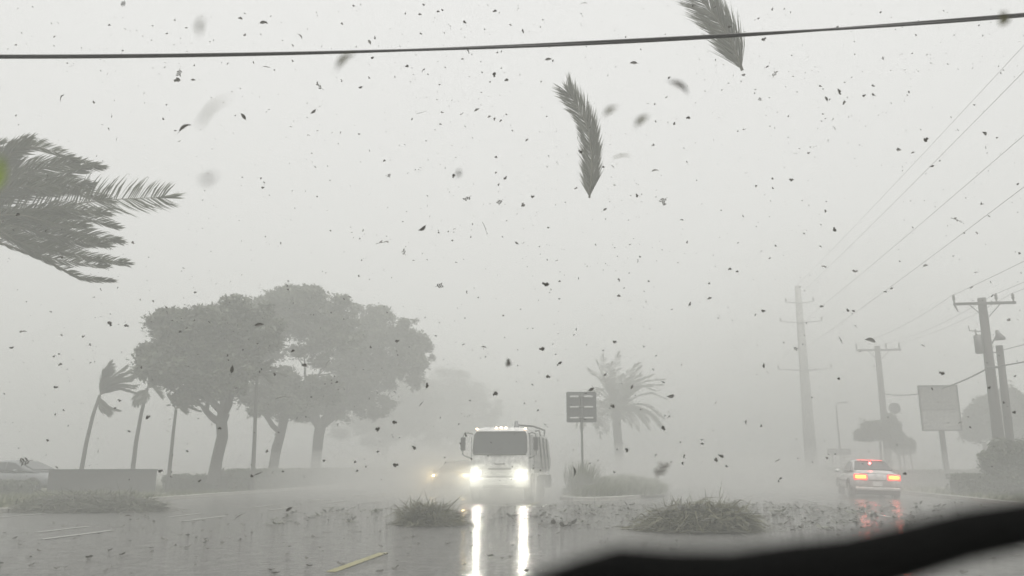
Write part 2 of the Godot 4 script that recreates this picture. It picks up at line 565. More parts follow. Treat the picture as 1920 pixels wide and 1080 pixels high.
func debris_heap(label: String, x: float, s: float, r: Vector3, blades: int, long: float, m: Material, wild: float, turn := 0.0, lean := Vector3(0.5, 0, 0), skew := 0.0):
	var t := thing("palm_debris_heap", label, "debris heap", road(x, 0, s), -YAW + turn)
	var st := MB.new(true)
	var rings := []
	for i in 7:
		var a := i / 6.0 * PI / 2
		var g := PackedVector3Array()
		for j in 20:
			var q := TAU * j / 20
			var k := 1.0 + 0.2 * sin(q * 3 + s) + 0.12 * sin(q * 5 + i) + 0.08 * sin(q * 9 + i * 2)
			g.append(Vector3(cos(q) * r.x * cos(a) * k * 0.9 + skew * sin(a), sin(a) * r.y * 0.86 - 0.02, sin(q) * r.z * cos(a) * k * 0.9))
		rings.append(g)
	st.loft(rings, false)
	obj("matted_base", st, M.matted, t)
	st = MB.new()
	for i in blades:
		var q := rnd(0, TAU)
		var f := sqrt(rng.randf()) * (1.0 + 0.2 * holes.get_noise_2d(cos(q) * 4.0 + s, sin(q) * 4.0))
		var h := sqrt(maxf(0.0, 1.0 - minf(f * f, 1.0))) * r.y * 0.86
		var a := Vector3(cos(q) * r.x * f * 0.95 + skew * h / r.y, h * rnd(0.6, 1.0), sin(q) * r.z * f * 0.95)
		var up := rnd(-0.2, 0.08)
		if rng.randf() < wild: up = rnd(0.2, 1.1)
		var d := (Vector3(cos(q) * f * 0.45, up + 0.05, sin(q) * f * 0.5) + lean * rnd(-1.3, 1.0) + rv(0.55)).normalized()
		var ln := long * rnd(0.4, 1.0) * (1.5 if rng.randf() < 0.08 else 1.0)
		var b := a + d * ln * 0.5
		var e := b + (d + Vector3.DOWN * rnd(0.3, 1.4) + rv(0.5)).normalized() * ln * 0.5
		e.y = maxf(e.y, 0.01)
		b.y = maxf(b.y, 0.015)
		st.blade(a, b, e, rnd(0.010, 0.028), d.cross(rv()).normalized())
	var o := obj("leaf_blades", st, m, t)
	o.set_meta("kind", "stuff")
	st = MB.new()
	for i in blades / 6:   # darker sodden strips lying in clots over the pile and out on the road
		var q := rnd(0, TAU)
		var f := rnd(0.2, 1.25)
		var a := Vector3(cos(q) * r.x * f + skew * 0.5, sqrt(maxf(0.0, 1.0 - minf(f * f, 1.0))) * r.y * 0.9 + 0.03, sin(q) * r.z * f)
		var d := Vector3(rnd(-1, 1), rnd(-0.1, 0.12), rnd(-1, 1)).normalized()
		st.blade(a, a + d * long * 0.35, a + d * long * 0.6 + Vector3(0, -0.02, 0), rnd(0.02, 0.05), d.cross(Vector3(0.3, 1, 0.2)).normalized())
	o = obj("dark_leaf_strips", st, M.dead_leaf, t)
	o.set_meta("kind", "stuff")
	return t

# ---------------------------------------------------------------- vehicles
func slab(z: float, w: float, y0: float, y1: float, top := 1.0, n := 4.0, k := 20) -> PackedVector3Array:   # one rounded cross-section of a body at z
	var g := PackedVector3Array()
	for i in k:
		var a := TAU * (i + 0.5) / k
		var cx := signf(cos(a)) * pow(absf(cos(a)), 2.0 / n)
		var cy := signf(sin(a)) * pow(absf(sin(a)), 2.0 / n)
		var f := lerpf(1.0, top, clampf((cy + 1.0) / 2.0, 0, 1))
		g.append(Vector3(cx * w / 2.0 * f, (y0 + y1) / 2.0 + cy * (y1 - y0) / 2.0, z))
	return g

func wheel(root: Node3D, at: Vector3, r: float, w: float):
	var o := Node3D.new()
	o.name = "wheel"
	root.add_child(o, true)
	o.position = at
	var st := MB.new(true)
	var rings := []
	for q in [[-0.5, 0.72], [-0.5, 0.93], [-0.38, 1.0], [0.38, 1.0], [0.5, 0.93], [0.5, 0.72]]:
		rings.append(st.ring(Vector3(q[0] * w, 0, 0), Vector3.RIGHT, r * q[1], 22))
	st.loft(rings, true)
	obj("tyre", st, M.tyre, o)
	st = MB.new()
	for s in [-1.0, 1.0]:
		st.tube([Vector3(s * w * 0.42, 0, 0), Vector3(s * w * 0.53, 0, 0)], [r * 0.64, r * 0.56], 16)
		for k in 5:
			var a := TAU * k / 5
			st.box(Vector3(s * w * 0.54, cos(a) * r * 0.32, sin(a) * r * 0.32), Vector3(0.02, r * 0.5, 0.06), Basis(Vector3.RIGHT, a))
	obj("rim", st, M.rim, o)

func pane(p: Array, out: Vector3, thick := 0.012) -> MB:   # a four-cornered pane with thickness
	var st := MB.new()
	var mid: Vector3 = (p[0] + p[1] + p[2] + p[3]) / 4.0
	var n := out.normalized() * thick
	st.quad(p[0] + n, p[1] + n, p[2] + n, p[3] + n, mid - n * 9)
	for i in 4:
		st.quad(p[i] - n, p[(i + 1) % 4] - n, p[(i + 1) % 4] + n, p[i] + n, mid)
	return st

func sedan(t: Node3D, paint: Material, lamps: String):   # faces +z, 4.9 m long, origin under its middle
	var st := MB.new(true)
	st.loft([slab(-2.42, 1.45, 0.42, 0.86, 0.94), slab(-2.32, 1.74, 0.34, 0.98, 0.93), slab(-1.9, 1.86, 0.27, 1.03, 0.92), slab(-1.1, 1.88, 0.24, 1.0, 0.92), slab(0.2, 1.88, 0.24, 0.98, 0.92), slab(1.1, 1.87, 0.25, 0.97, 0.91), slab(1.9, 1.82, 0.27, 0.88, 0.9), slab(2.3, 1.66, 0.32, 0.78, 0.92), slab(2.42, 1.4, 0.40, 0.68, 0.95)])
	obj("body", st, paint, t)
	st = MB.new(true)
	st.loft([slab(-1.75, 1.45, 0.93, 1.02, 0.95), slab(-1.35, 1.52, 0.93, 1.20, 0.88), slab(-0.8, 1.56, 0.93, 1.43, 0.78), slab(-0.2, 1.58, 0.93, 1.48, 0.76), slab(0.3, 1.58, 0.93, 1.45, 0.76), slab(0.9, 1.54, 0.93, 1.18, 0.86), slab(1.3, 1.45, 0.93, 1.0, 0.95)])
	obj("cabin", st, paint, t)
	obj("rear_window", pane([Vector3(-0.70, 1.07, -1.66), Vector3(0.70, 1.07, -1.66), Vector3(0.56, 1.40, -0.91), Vector3(-0.56, 1.40, -0.91)], Vector3(0, 0.86, -0.5), 0.03), M.glass, t)
	obj("windshield", pane([Vector3(-0.70, 1.05, 1.24), Vector3(0.70, 1.05, 1.24), Vector3(0.57, 1.40, 0.42), Vector3(-0.57, 1.40, 0.42)], Vector3(0, 0.86, 0.5), 0.03), M.glass, t)
	for s in [-1.0, 1.0]:
		obj("side_window", pane([Vector3(s * 0.765, 1.03, -1.05), Vector3(s * 0.765, 1.03, -0.12), Vector3(s * 0.645, 1.38, -0.14), Vector3(s * 0.655, 1.36, -0.72)], Vector3(s, 0.3, 0), 0.02), M.glass, t)
		obj("side_window", pane([Vector3(s * 0.765, 1.03, -0.04), Vector3(s * 0.75, 1.03, 0.85), Vector3(s * 0.665, 1.33, 0.33), Vector3(s * 0.645, 1.38, -0.06)], Vector3(s, 0.3, 0), 0.02), M.glass, t)
		st = MB.new(true)
		st.ellipsoid(Vector3(s * 1.02, 1.0, 0.62), Vector3(0.12, 0.08, 0.07))
		st.tube([Vector3(s * 0.86, 0.96, 0.66), Vector3(s * 0.98, 0.99, 0.63)], [0.03, 0.025], 6)
		obj("door_mirror", st, paint, t)
		for z in [-1.45, 1.45]:
			wheel(t, Vector3(s * 0.80, 0.33, z), 0.33, 0.22)
			st = MB.new(true)
			var arc := []
			for k in 13:
				var a := PI * k / 12
				arc.append(Vector3(s * 0.915, 0.33 + sin(a) * 0.385, z + cos(a) * 0.385))
			st.tube(arc, [0.035], 6)
			obj("wheel_arch", st, M.black_trim, t)
		st = MB.new()
		st.box(Vector3(s * 0.938, 0.62, 0.0), Vector3(0.012, 0.05, 2.2), Basis.IDENTITY, 0.004)
		obj("side_moulding", st, M.black_trim if lamps == "tail" else paint, t)
		st = MB.new()
		st.box(Vector3(s * 0.925, 0.84, -0.35), Vector3(0.03, 0.03, 0.18), Basis.IDENTITY, 0.008)
		obj("door_handle", st, M.black_trim, t)
	st = MB.new()
	st.box(Vector3(0, 0.36, -2.40), Vector3(1.62, 0.12, 0.10), Basis.IDENTITY, 0.03)
	st.box(Vector3(0, 0.30, 2.36), Vector3(1.5, 0.10, 0.12), Basis.IDENTITY, 0.03)
	obj("bumper", st, paint, t)
	st = MB.new()
	st.box(Vector3(0, 0.24, -2.28), Vector3(1.6, 0.2, 0.16), Basis.IDENTITY, 0.02)
	obj("rear_valance", st, M.black_trim, t)

func taillights(t: Node3D):
	for s in [-1.0, 1.0]:
		var st := MB.new()
		st.box(Vector3(s * 0.60, 0.79, -2.385), Vector3(0.50, 0.24, 0.10), Basis(Vector3.UP, s * -0.16), 0.03)
		var o := obj("taillight", st, M.tail_red, t)
		st = MB.new()
		st.box(Vector3(s * 0.60, 0.80, -2.43), Vector3(0.40, 0.13, 0.06), Basis(Vector3.UP, s * -0.16), 0.02)
		obj("lit_bulb_strip", st, M.tail_lamp, o)
		beam(Vector3(s * 0.60, 0.80, -2.52), Vector3(0, 0.02, -1), Color(1.0, 0.42, 0.38), 0.18, 0.10, 82.0, t)
	var hb := MB.new()
	hb.box(Vector3(0, 1.455, -0.93), Vector3(0.95, 0.03, 0.05), Basis.IDENTITY, 0.008)
	obj("high_brake_light", hb, M.tail_red, t)
	beam(Vector3(0, 1.46, -1.02), Vector3(0, 0.05, -1), Color(1.0, 0.3, 0.3), 0.25, 0.05, 82.0, t)

# ---------------------------------------------------------------- wires and poles
func wire(label: String, a: Vector3, b: Vector3, sag: float, r: float, group: String, m: Material = null, called := "power_line"):
	var st := MB.new(true)
	var pts := []
	var n := 28
	for i in n + 1:
		var t := i / float(n)
		pts.append(a.lerp(b, t) - a - Vector3(0, sag * 4.0 * t * (1.0 - t), 0))
	st.tube(pts, [r], 6)
	var o := obj(called, st, m if m else M.line)
	o.position = a
	tag(o, label, "wire", group)

func insulator(root: Node3D, at: Vector3, h: float, r: float):
	var st := MB.new(true)
	st.tube([at, at + Vector3(0, h * 0.3, 0), at + Vector3(0, h * 0.32, 0), at + Vector3(0, h * 0.62, 0), at + Vector3(0, h * 0.64, 0), at + Vector3(0, h, 0)], [r * 0.5, r * 0.5, r, r * 0.7, r * 0.95, r * 0.45], 9)
	obj("insulator", st, M.porcelain, root)

func utility_pole(label: String, x: float, s: float, h: float, r: float, arm: float, pins: Array, lean := 0.0) -> Node3D:
	var t := thing("utility_pole", label, "utility pole", road(x, 0, s), -YAW)
	var st := MB.new(true)
	st.tube([Vector3(0, -0.2, 0), Vector3(lean * 0.4, h * 0.5, 0), Vector3(lean, h, 0)], [r, r * 0.86, r * 0.7], 14)
	obj("shaft", st, M.wood, t)
	st = MB.new()
	st.box(Vector3(lean, h - 0.3, r * 0.9), Vector3(arm, 0.13, 0.11), Basis.IDENTITY, 0.015)
	var a := obj("crossarm", st, M.wood, t)
	for q in [-1.0, 1.0]:
		st = MB.new()
		st.tube([Vector3(lean + q * 0.12, h - 0.95, r * 0.95), Vector3(lean + q * 0.68, h - 0.36, r * 0.95)], [0.025], 5)
		obj("brace", st, M.steel, t)
	for p in pins:
		insulator(t, Vector3(lean + p, h - 0.24, r * 0.9), 0.42, 0.075)
	return t

# ================================================================ the scene
func _ready():
	rng.seed = 20240
	holes.seed = 4
	holes.frequency = 0.55
	var cam := Camera3D.new()
	cam.name = "camera"
	cam.position = Vector3(0, EYE, 0)
	cam.rotation_degrees = Vector3(12.35, 0, 0)
	cam.near = 0.03
	cam.far = 1200.0
	var optics := CameraAttributesPhysical.new()
	optics.frustum_focal_length = 33.49
	optics.frustum_focus_distance = 24.0
	optics.frustum_near = 0.03
	optics.frustum_far = 1200.0
	optics.exposure_aperture = 3.4
	cam.attributes = optics
	add_child(cam)
	var sky := ProceduralSkyMaterial.new()
	sky.sky_top_color = lin(0.352, 0.351, 0.349)
	sky.sky_horizon_color = lin(0.33, 0.33, 0.326)
	sky.sky_curve = 0.25
	sky.ground_bottom_color = lin(0.08, 0.08, 0.075)
	sky.ground_horizon_color = lin(0.16, 0.16, 0.155)
	sky.sun_angle_max = 1.0
	var env := Environment.new()
	env.background_mode = Environment.BG_SKY
	env.sky = Sky.new()
	env.sky.sky_material = sky
	env.tonemap_mode = Environment.TONE_MAPPER_LINEAR
	env.tonemap_exposure = 2.78
	env.sdfgi_enabled = true
	env.ssao_enabled = true
	env.ssil_enabled = true
	env.fog_enabled = true
	env.fog_density = 0.018
	env.fog_light_color = Color(0.98, 0.987, 0.972)
	env.volumetric_fog_enabled = true
	env.volumetric_fog_density = 0.0
	var we := WorldEnvironment.new()
	we.name = "world"
	we.environment = env
	add_child(we)
	var sun := DirectionalLight3D.new()
	sun.name = "sun_behind_cloud"
	sun.light_color = Color(1.0, 0.995, 0.98)
	sun.light_energy = 0.5
	sun.light_angular_distance = 60.0
	sun.shadow_enabled = true
	sun.rotation_degrees = Vector3(-72, 25, 0)
	add_child(sun)
	make_materials()
	make_leaf_meshes()
	setting()
	plants_far()
	poles_and_wires()
	signs()
	vehicles()
	near_palm()
	fallen()
	airborne()
	car_wiper()

func strip_poly(x0: float, x1: float, s0: float, s1: float) -> PackedVector2Array:
	var out := PackedVector2Array()
	for q in [[x0, s0], [x1, s0], [x1, s1], [x0, s1]]:
		var v := road(q[0], 0, q[1])
		out.append(Vector2(v.x, v.z))
	return out

func setting():
	var st := MB.new()
	st.prism(PackedVector2Array([Vector2(-350, 200), Vector2(350, 200), Vector2(350, -420), Vector2(-350, -420)]), -0.3, -0.06)
	struct("ground", st, M.earth, "flat sodden ground spreading away on both sides of the road")
	# the road, in a fine sheet that dips and heaves a little
	st = MB.new(true)
	var uneven := FastNoiseLite.new()
	uneven.seed = 8
	uneven.frequency = 0.09
	var at := func(i: int, j: int) -> Vector3:
		var x := -17.0 + 29.2 * i / 60.0
		var s := -14.0 + 0.9 * j * (1.0 + j * 0.012)
		return road(x, 0.004 * uneven.get_noise_2d(x * 1.6, s * 1.6) - 0.006, s)
	for i in 60:
		for j in 110:
			st.quad(at.call(i, j), at.call(i + 1, j), at.call(i + 1, j + 1), at.call(i, j + 1), at.call(i, j) - Vector3(0, 9, 0))
	struct("road", st, M.asphalt, "rain-flooded grey asphalt road mirroring the pale sky")
	for v in [[-17.0, -90.0, "verge beyond the far lanes"], [12.2, 90.0, "verge beside the lane of the white sedan"]]:
		st = MB.new()
		var edge: float = v[0]
		var sg := signf(edge)
		st.prism(strip_poly(edge + sg * 0.16, v[1], -14, 190), -0.1, 0.1)
		struct("grass_verge", st, M.turf, "wet grassy " + v[2])
		st = MB.new()
		for k in 60:
			var s0 := -14.0 + k * 2.0
			st.box(road(edge + sg * 0.08, 0.03, s0 + 1.0), Vector3(0.16, 0.19, 1.985), RB, 0.02)
		var c := struct("kerb", st, M.kerb, "pale concrete kerb along the " + v[2])
	# the median island: kerb stones round a mound of grass
	var rim := [Vector2(-2.55, 31.0), Vector2(-2.1, 30.0), Vector2(-1.3, 30.0), Vector2(-0.5, 30.9), Vector2(0.3, 32.4), Vector2(1.0, 34.6), Vector2(1.5, 37.0), Vector2(1.75, 40.0), Vector2(1.8, 62.0), Vector2(-2.55, 62.0)]
	var isl := PackedVector2Array()
	for q in rim:
		var v := road(q.x, 0, q.y)
		isl.append(Vector2(v.x, v.z))
	st = MB.new()
	st.prism(isl, -0.1, 0.10)
	struct("traffic_island", st, M.earth, "long raised traffic island between truck lane and sedan lane")
	for k in rim.size() - 1:
		var a: Vector2 = rim[k]
		var b: Vector2 = rim[k + 1]
		var n := maxi(1, int(round(a.distance_to(b) / 1.6)))
		for i in n:
			var p := a.lerp(b, i / float(n))
			var q := a.lerp(b, (i + 1) / float(n))
			var w := road(p.x, 0, p.y)
			var z := road(q.x, 0, q.y)
			var dir := z - w
			st = MB.new()
			st.box((w + z) / 2.0 + Vector3(0, 0.035, 0), Vector3(0.17, 0.21, dir.length() - 0.012), Basis(dir.cross(Vector3.UP).normalized(), Vector3.UP, -dir.normalized()), 0.025)
			var o := obj("kerbstone", st, M.kerb)
			tag(o, "pale kerbstone edging the grassy traffic island", "kerbstone", "kerbstones round the traffic island", "structure")
	st = MB.new(true)
	var top := func(i: int, j: int) -> Vector3:
		var s := 31.0 + 30.5 * j / 30.0
		var half := clampf((s - 30.2) * 0.62, 0.3, 2.0)
		var u := i / 8.0 * 2.0 - 1.0
		return road(-0.42 + u * half + clampf((36.0 - s) * -0.02, -0.6, 0.0) - maxf(0.0, 36.0 - s) * 0.17, 0.09 + 0.34 * (1.0 - u * u) * clampf((s - 30.6) / 4.0, 0, 1), s)
	for i in 8:
		for j in 30:
			st.quad(top.call(i, j), top.call(i + 1, j), top.call(i + 1, j + 1), top.call(i, j + 1), top.call(i, j) - Vector3(0, 9, 0))
	struct("grass_mound", st, M.turf, "low grassy mound filling the traffic island")
	# painted lines
	var line := func(called: String, x: float, s0: float, s1: float, w: float, m: Material, label: String):
		var b := MB.new()
		b.prism(strip_poly(x - w / 2, x + w / 2, s0, s1), 0.0, 0.006)
		struct(called, b, m, label)
	line.call("yellow_line", -3.68, 10.0, 12.2, 0.13, M.yellow, "short yellow centre dash on the wet road near the camera")
	line.call("yellow_line", -3.2, 24.2, 29.4, 0.12, M.yellow, "faint yellow line leading to the nose of the traffic island")
	for k in 8:
		line.call("lane_dash", -10.3, 4.3 + k * 4.6, 4.3 + k * 4.6 + 2.0, 0.14, M.white_line, "worn white lane dash in the row nearer the middle of the road")
		line.call("lane_dash", -11.45, 5.6 + k * 4.6, 5.6 + k * 4.6 + 1.6, 0.12, M.white_line, "worn white lane dash in the row nearer the far kerb")
	line.call("lane_line", -15.6, 15.0, 24.0, 0.12, M.white_line, "white edge line along the far kerb")
	for k in 7:
		line.call("lane_dash", 6.4, 14.0 + k * 8.0, 17.0 + k * 8.0, 0.13, M.white_line, "white lane dash beside the lane of the white sedan")
	# spray thrown up from the road
	for f in [[-4.5, 27.6, 4.2, 1.7, 3.0, 4.0, 0.0], [-7.6, 34.4, 3.6, 2.2, 3.5, 2.2, 0.0], [-30.0, 60.0, 40.0, 26.0, 20.0, 0.16, 0.3], [4.0, 75.0, 34.0, 24.0, 26.0, 0.2, 0.3], [-12.0, 52.0, 16.0, 14.0, 10.0, 0.22, 0.3], [20.0, 44.0, 14.0, 9.0, 8.0, 0.35, 0.3], [-5.2, 29.5, 6.5, 2.4, 9.0, 1.0, 0.0], [-10.0, 46.0, 13.0, 3.8, 30.0, 0.8, 0.0], [3.0, 44.0, 12.0, 2.8, 26.0, 0.9, 0.0], [-0.5, 51.0, 10.0, 19.0, 6.0, 0.55, 0.3], [9.5, 34.5, 5.0, 1.7, 8.0, 0.6, 0.0], [-2.0, 52.0, 50.0, 3.6, 44.0, 0.55, 0.0], [14.0, 55.0, 22.0, 28.0, 14.0, 0.5, 0.6]]:
		for k in 4:   # denser towards the middle
			var fv := FogVolume.new()
			fv.name = numbered("road_spray")
			fv.shape = RenderingServer.FOG_VOLUME_SHAPE_ELLIPSOID
			fv.size = Vector3(f[2], f[3], f[4]) * (1.25 - 0.27 * k)
			var spray := FogMaterial.new()
			spray.albedo = Color(0.97, 0.97, 0.95)
			spray.density = 0.03 * f[5]
			fv.material = spray
			add_child(fv)
			fv.position = road(f[0], 0.25 + 0.01 * k, f[1])
			fv.rotation.y = -YAW
			tag(fv, "low bank of spray blown along the flooded road" if f[6] == 0.0 else "drifting sheet of rain and mist beyond the road", "", "", "stuff")

func plants_far():
	var clump := make_leaf_clump(14, 0.15, 0.20)
	var fine := make_leaf_clump(12, 0.12, 0.14)
	oak("spreading tree with the straightest single trunk, at the near end of the row", Vector3(-12.994, 0.08, -36), [Vector3(-0.048, 0.384, 0), Vector3(0, 0.623, 0), Vector3(0.072, 1.459, 0), Vector3(0.239, 2.414, 0), Vector3(0.143, 3.012, 0), Vector3(0.215, 3.418, 0)], [0.34, 0.28, 0.24, 0.25, 0.24, 0.27], [[-0.9, 0.7, 0.1, 2.2], [0.5, 1.0, 0.2, 2.4], [0.05, 1.1, -0.3, 2.2], [-1.0, 0.3, -0.2, 1.6, 1]], [[-2.437, 7.144, 0.956, 0.621, 0], [-1.362, 7.24, 1.314, 0.908, 0.4], [0.549, 7.312, 1.553, 1.147, -0.5], [-1.959, 6.045, 1.314, 0.86, 0.2], [-0.167, 5.95, 1.792, 1.147, -0.3], [0.311, 4.994, 1.003, 0.717, 0.3], [-0.884, 4.684, 1.075, 0.669, -0.3], [-3.034, 7.527, 0.478, 0.215, 0], [-2.437, 5.281, 0.956, 0.621, 0.5], [0.43, 8.028, 0.669, 0.478, 0]], 10500, clump, 0.22)
	oak("tallest spreading tree with forked trunk, in the middle of the row", Vector3(-13.331, 0.08, -46), [Vector3(-0.122, 0.304, 0), Vector3(-0.031, 0.61, 0), Vector3(0.031, 1.373, 0), Vector3(0.122, 2.136, 0), Vector3(0.305, 2.899, 0), Vector3(0.427, 3.662, 0)], [0.38, 0.32, 0.27, 0.28, 0.26, 0.25], [[-1.0, 1.1, 0.1, 3.2, 1], [0.3, 1.0, 0.2, 2.8], [0.9, 0.9, -0.2, 2.8], [-0.3, 1.1, -0.3, 2.6]], [[-1.282, 9.828, 1.679, 1.038, 0], [0.702, 10.316, 1.679, 1.099, 0.3], [0.855, 11.049, 0.61, 0.366, 0], [2.686, 9.614, 1.465, 1.221, -0.4], [0.244, 9.156, 2.595, 1.16, 0.2], [-1.526, 8.241, 1.221, 0.977, -0.3], [2.839, 8.393, 1.526, 0.916, 0.4], [-1.282, 6.714, 0.672, 0.427, 0.3], [-0.214, 7.386, 0.488, 0.275, 0], [1.099, 7.569, 0.61, 0.275, 0.4], [2.228, 6.959, 0.488, 0.305, -0.2], [-1.282, 5.188, 1.374, 0.977, 0.3], [1.465, 5.341, 1.831, 0.794, 0], [0.397, 6.043, 0.794, 0.366, 0.5], [0.549, 4.578, 1.221, 0.794, 0.5]], 8500, clump, 0.24)
	oak("spreading tree with low Y-shaped fork, at the far end of the row", Vector3(-12.855, 0.08, -54), [Vector3(-0.072, 0.145, 0), Vector3(-0.036, 0.575, 0), Vector3(0, 1.578, 0), Vector3(0.036, 2.367, 0), Vector3(0.072, 3.012, 0), Vector3(0.143, 3.513, 0)], [0.4, 0.36, 0.33, 0.34, 0.35, 0.36], [[-1.0, 1.0, 0.1, 2.8], [1.0, 1.0, 0.2, 2.8], [0.5, 1.1, -0.3, 3.2], [-0.3, 1.2, 0.2, 2.6]], [[3.332, 10.465, 1.612, 1.147, 0], [4.945, 9.641, 1.971, 1.218, 0.3], [6.199, 8.745, 1.075, 1.075, -0.3], [2.078, 8.924, 2.15, 1.505, 0.2], [4.228, 7.67, 2.329, 1.29, -0.2], [6.45, 7.312, 0.645, 0.86, 0.2], [2.078, 7.132, 1.612, 1.218, 0.3], [0.466, 5.699, 1.792, 1.075, 0.2], [2.437, 5.52, 2.15, 1.29, -0.3], [-0.251, 5.162, 1.792, 1.147, 0]], 8500, clump, 0.24)
	oak("faint pale tree mass far behind the oncoming truck", Vector3(-8.183, 0.08, -115), [Vector3(0, -0.688, 0), Vector3(0.153, 1.983, 0), Vector3(0.382, 5.036, 0)], [0.45, 0.4, 0.35], [[-0.5, 1.0, 0, 3], [0.6, 1.0, 0, 3]], [[-1.526, 11.522, 4.579, 3.052, 0], [2.671, 9.996, 3.434, 3.052, 1], [-3.816, 7.706, 4.197, 3.434, 0], [4.197, 6.18, 2.442, 3.434, 0], [0.763, 6.18, 4.579, 3.434, 0]], 9000, clump, 0.05)
	oak("faint pale tree far behind the last spreading tree", Vector3(-15.525, 0.08, -100), [Vector3(-0.133, -0.439, 0), Vector3(0, 1.884, 0), Vector3(0.133, 4.538, 0)], [0.45, 0.4, 0.35], [[-0.5, 1.0, 0, 3], [0.6, 1.0, 0, 3]], [[0.664, 9.846, 4.645, 2.986, 0], [-1.991, 6.529, 3.981, 2.986, 1], [3.318, 6.529, 3.981, 3.318, 0]], 8000, clump, 0.05)
	shrub("umbrella_tree", "widest dark rounded tree beside the farther wooden pole", "tree", Vector3(23.21, 0.08, -52), [[-0.069, 3.359, 1.035, 0.621, 0], [-0.863, 3.014, 0.759, 0.38, 0.2], [0.621, 3.118, 0.828, 0.518, 0]], 4200, fine, [[0.1, 2.6, 0.1, 0.1]])
	shrub("narrow_tree", "narrow pointed dark tree just under the round sign", "tree", Vector3(24.488, 0.08, -52), [[-0.276, 3.911, 0.311, 0.483, 0], [-0.138, 3.359, 0.449, 0.552, 0], [0, 2.876, 0.449, 0.414, 0]], 2000, fine, [[0.0, 2.6, -0.1, 0.08]])
	shrub("umbrella_tree", "smallest dark round-headed tree on two thin trunks", "tree", Vector3(24.959, 0.08, -52), [[-0.138, 2.255, 0.828, 0.449, 0], [0.138, 2.462, 0.483, 0.345, 0]], 2200, fine, [[-0.2, 1.9, 0.05, 0.06], [0.3, 1.9, -0.05, 0.06]])
	shrub("roadside_bush", "dense dark bush at the foot of the two close poles", "bush", Vector3(19.81, 0.08, -33), [[-0.066, 1.308, 0.832, 0.701, 0], [0.526, 1.483, 0.745, 0.701, 0.2], [-0.482, 1.395, 0.526, 0.307, 0], [-0.175, 1.921, 0.35, 0.263, 0.1], [0.153, 0.673, 1.051, 0.613, 0]], 7000, fine, [])
	shrub("distant_tree", "pale tree behind the two close poles, nearer the board", "tree", Vector3(29.937, 0.08, -52), [[-0.069, 3.98, 0.966, 1.173, 0], [-0.518, 3.463, 0.759, 0.828, 0], [0.621, 4.671, 0.897, 1.035, 0]], 6500, clump, [[0.0, 2.6, 0.1, 0.2]])
	shrub("distant_tree", "pale tall tree at the picture's edge behind the two close poles", "tree", Vector3(32.123, 0.08, -52), [[-0.104, 5.016, 0.759, 1.242, 0], [0.345, 3.98, 1.38, 1.725, 0], [-0.518, 3.29, 1.173, 1.173, 0]], 8000, clump, [[0.0, 2.6, 0.1, 0.25]])
	# low wall and hedges on the far side
	var st := MB.new()
	var a := road(-24.6, 0, 32.2)
	var b := road(-20.55, 0, 33.6)
	var t := thing("low_wall", "long dark rendered wall with a flat top before three thin palms", "wall", (a + b) / 2.0)
	var d := b - a
	var bas := Basis(d.normalized(), Vector3.UP, d.cross(Vector3.UP).normalized() * -1.0)
	bas = Basis(d.normalized(), Vector3.UP, d.normalized().cross(Vector3.UP))
	st.box(Vector3(0, 0.5, 0), Vector3(d.length(), 1.04, 0.28), bas, 0.015)
	obj("wall_body", st, M.wall, t)
	st = MB.new()
	st.box(Vector3(0, 1.05, 0), Vector3(d.length() + 0.05, 0.07, 0.34), bas, 0.012)
	obj("coping", st, M.wall, t)
	hedge("clipped hedge before the parked car at the picture's edge", -28.5, 29.6, -24.2, 30.8, 0.55, 0.7, 900, fine)
	hedge("short low hedge between the end of the dark wall and the first spreading tree", -20.3, 33.9, -18.3, 34.6, 0.72, 0.8, 500, fine)
	hedge("long clipped hedge under the three spreading trees", -17.95, 34.4, -17.6, 66.0, 0.95, 0.9, 3600, fine)
	hedge("low hedge block beside the pole on the sedan's verge", 12.75, 35.2, 16.6, 36.0, 0.82, 0.9, 900, fine)
	hedge("long low hedge on the far verge behind the white sedan", 13.0, 47.0, 14.0, 84.0, 0.95, 0.9, 2400, fine)
	hedge("distant hedge crossing behind the square board", 12.9, 47.0, 24.0, 50.0, 0.9, 0.9, 1400, fine)
	# thin palms bent by the wind
	t = thing("thin_palm", "thin bent palm nearest the picture's edge with frayed flag-like head", "palm", Vector3(-19.861, 0.08, -38), 0, "thin bent palms behind the dark wall")
	st = MB.new(true)
	st.tube([Vector3(0, -0.1, 0), Vector3(0, 0.86, 0), Vector3(0.095, 2.188, 0), Vector3(0.256, 3.413, 0), Vector3(0.474, 4.381, 0)], [0.115, 0.104, 0.092, 0.081, 0.07], 8)
	obj("trunk", st, M.palm_bark, t)
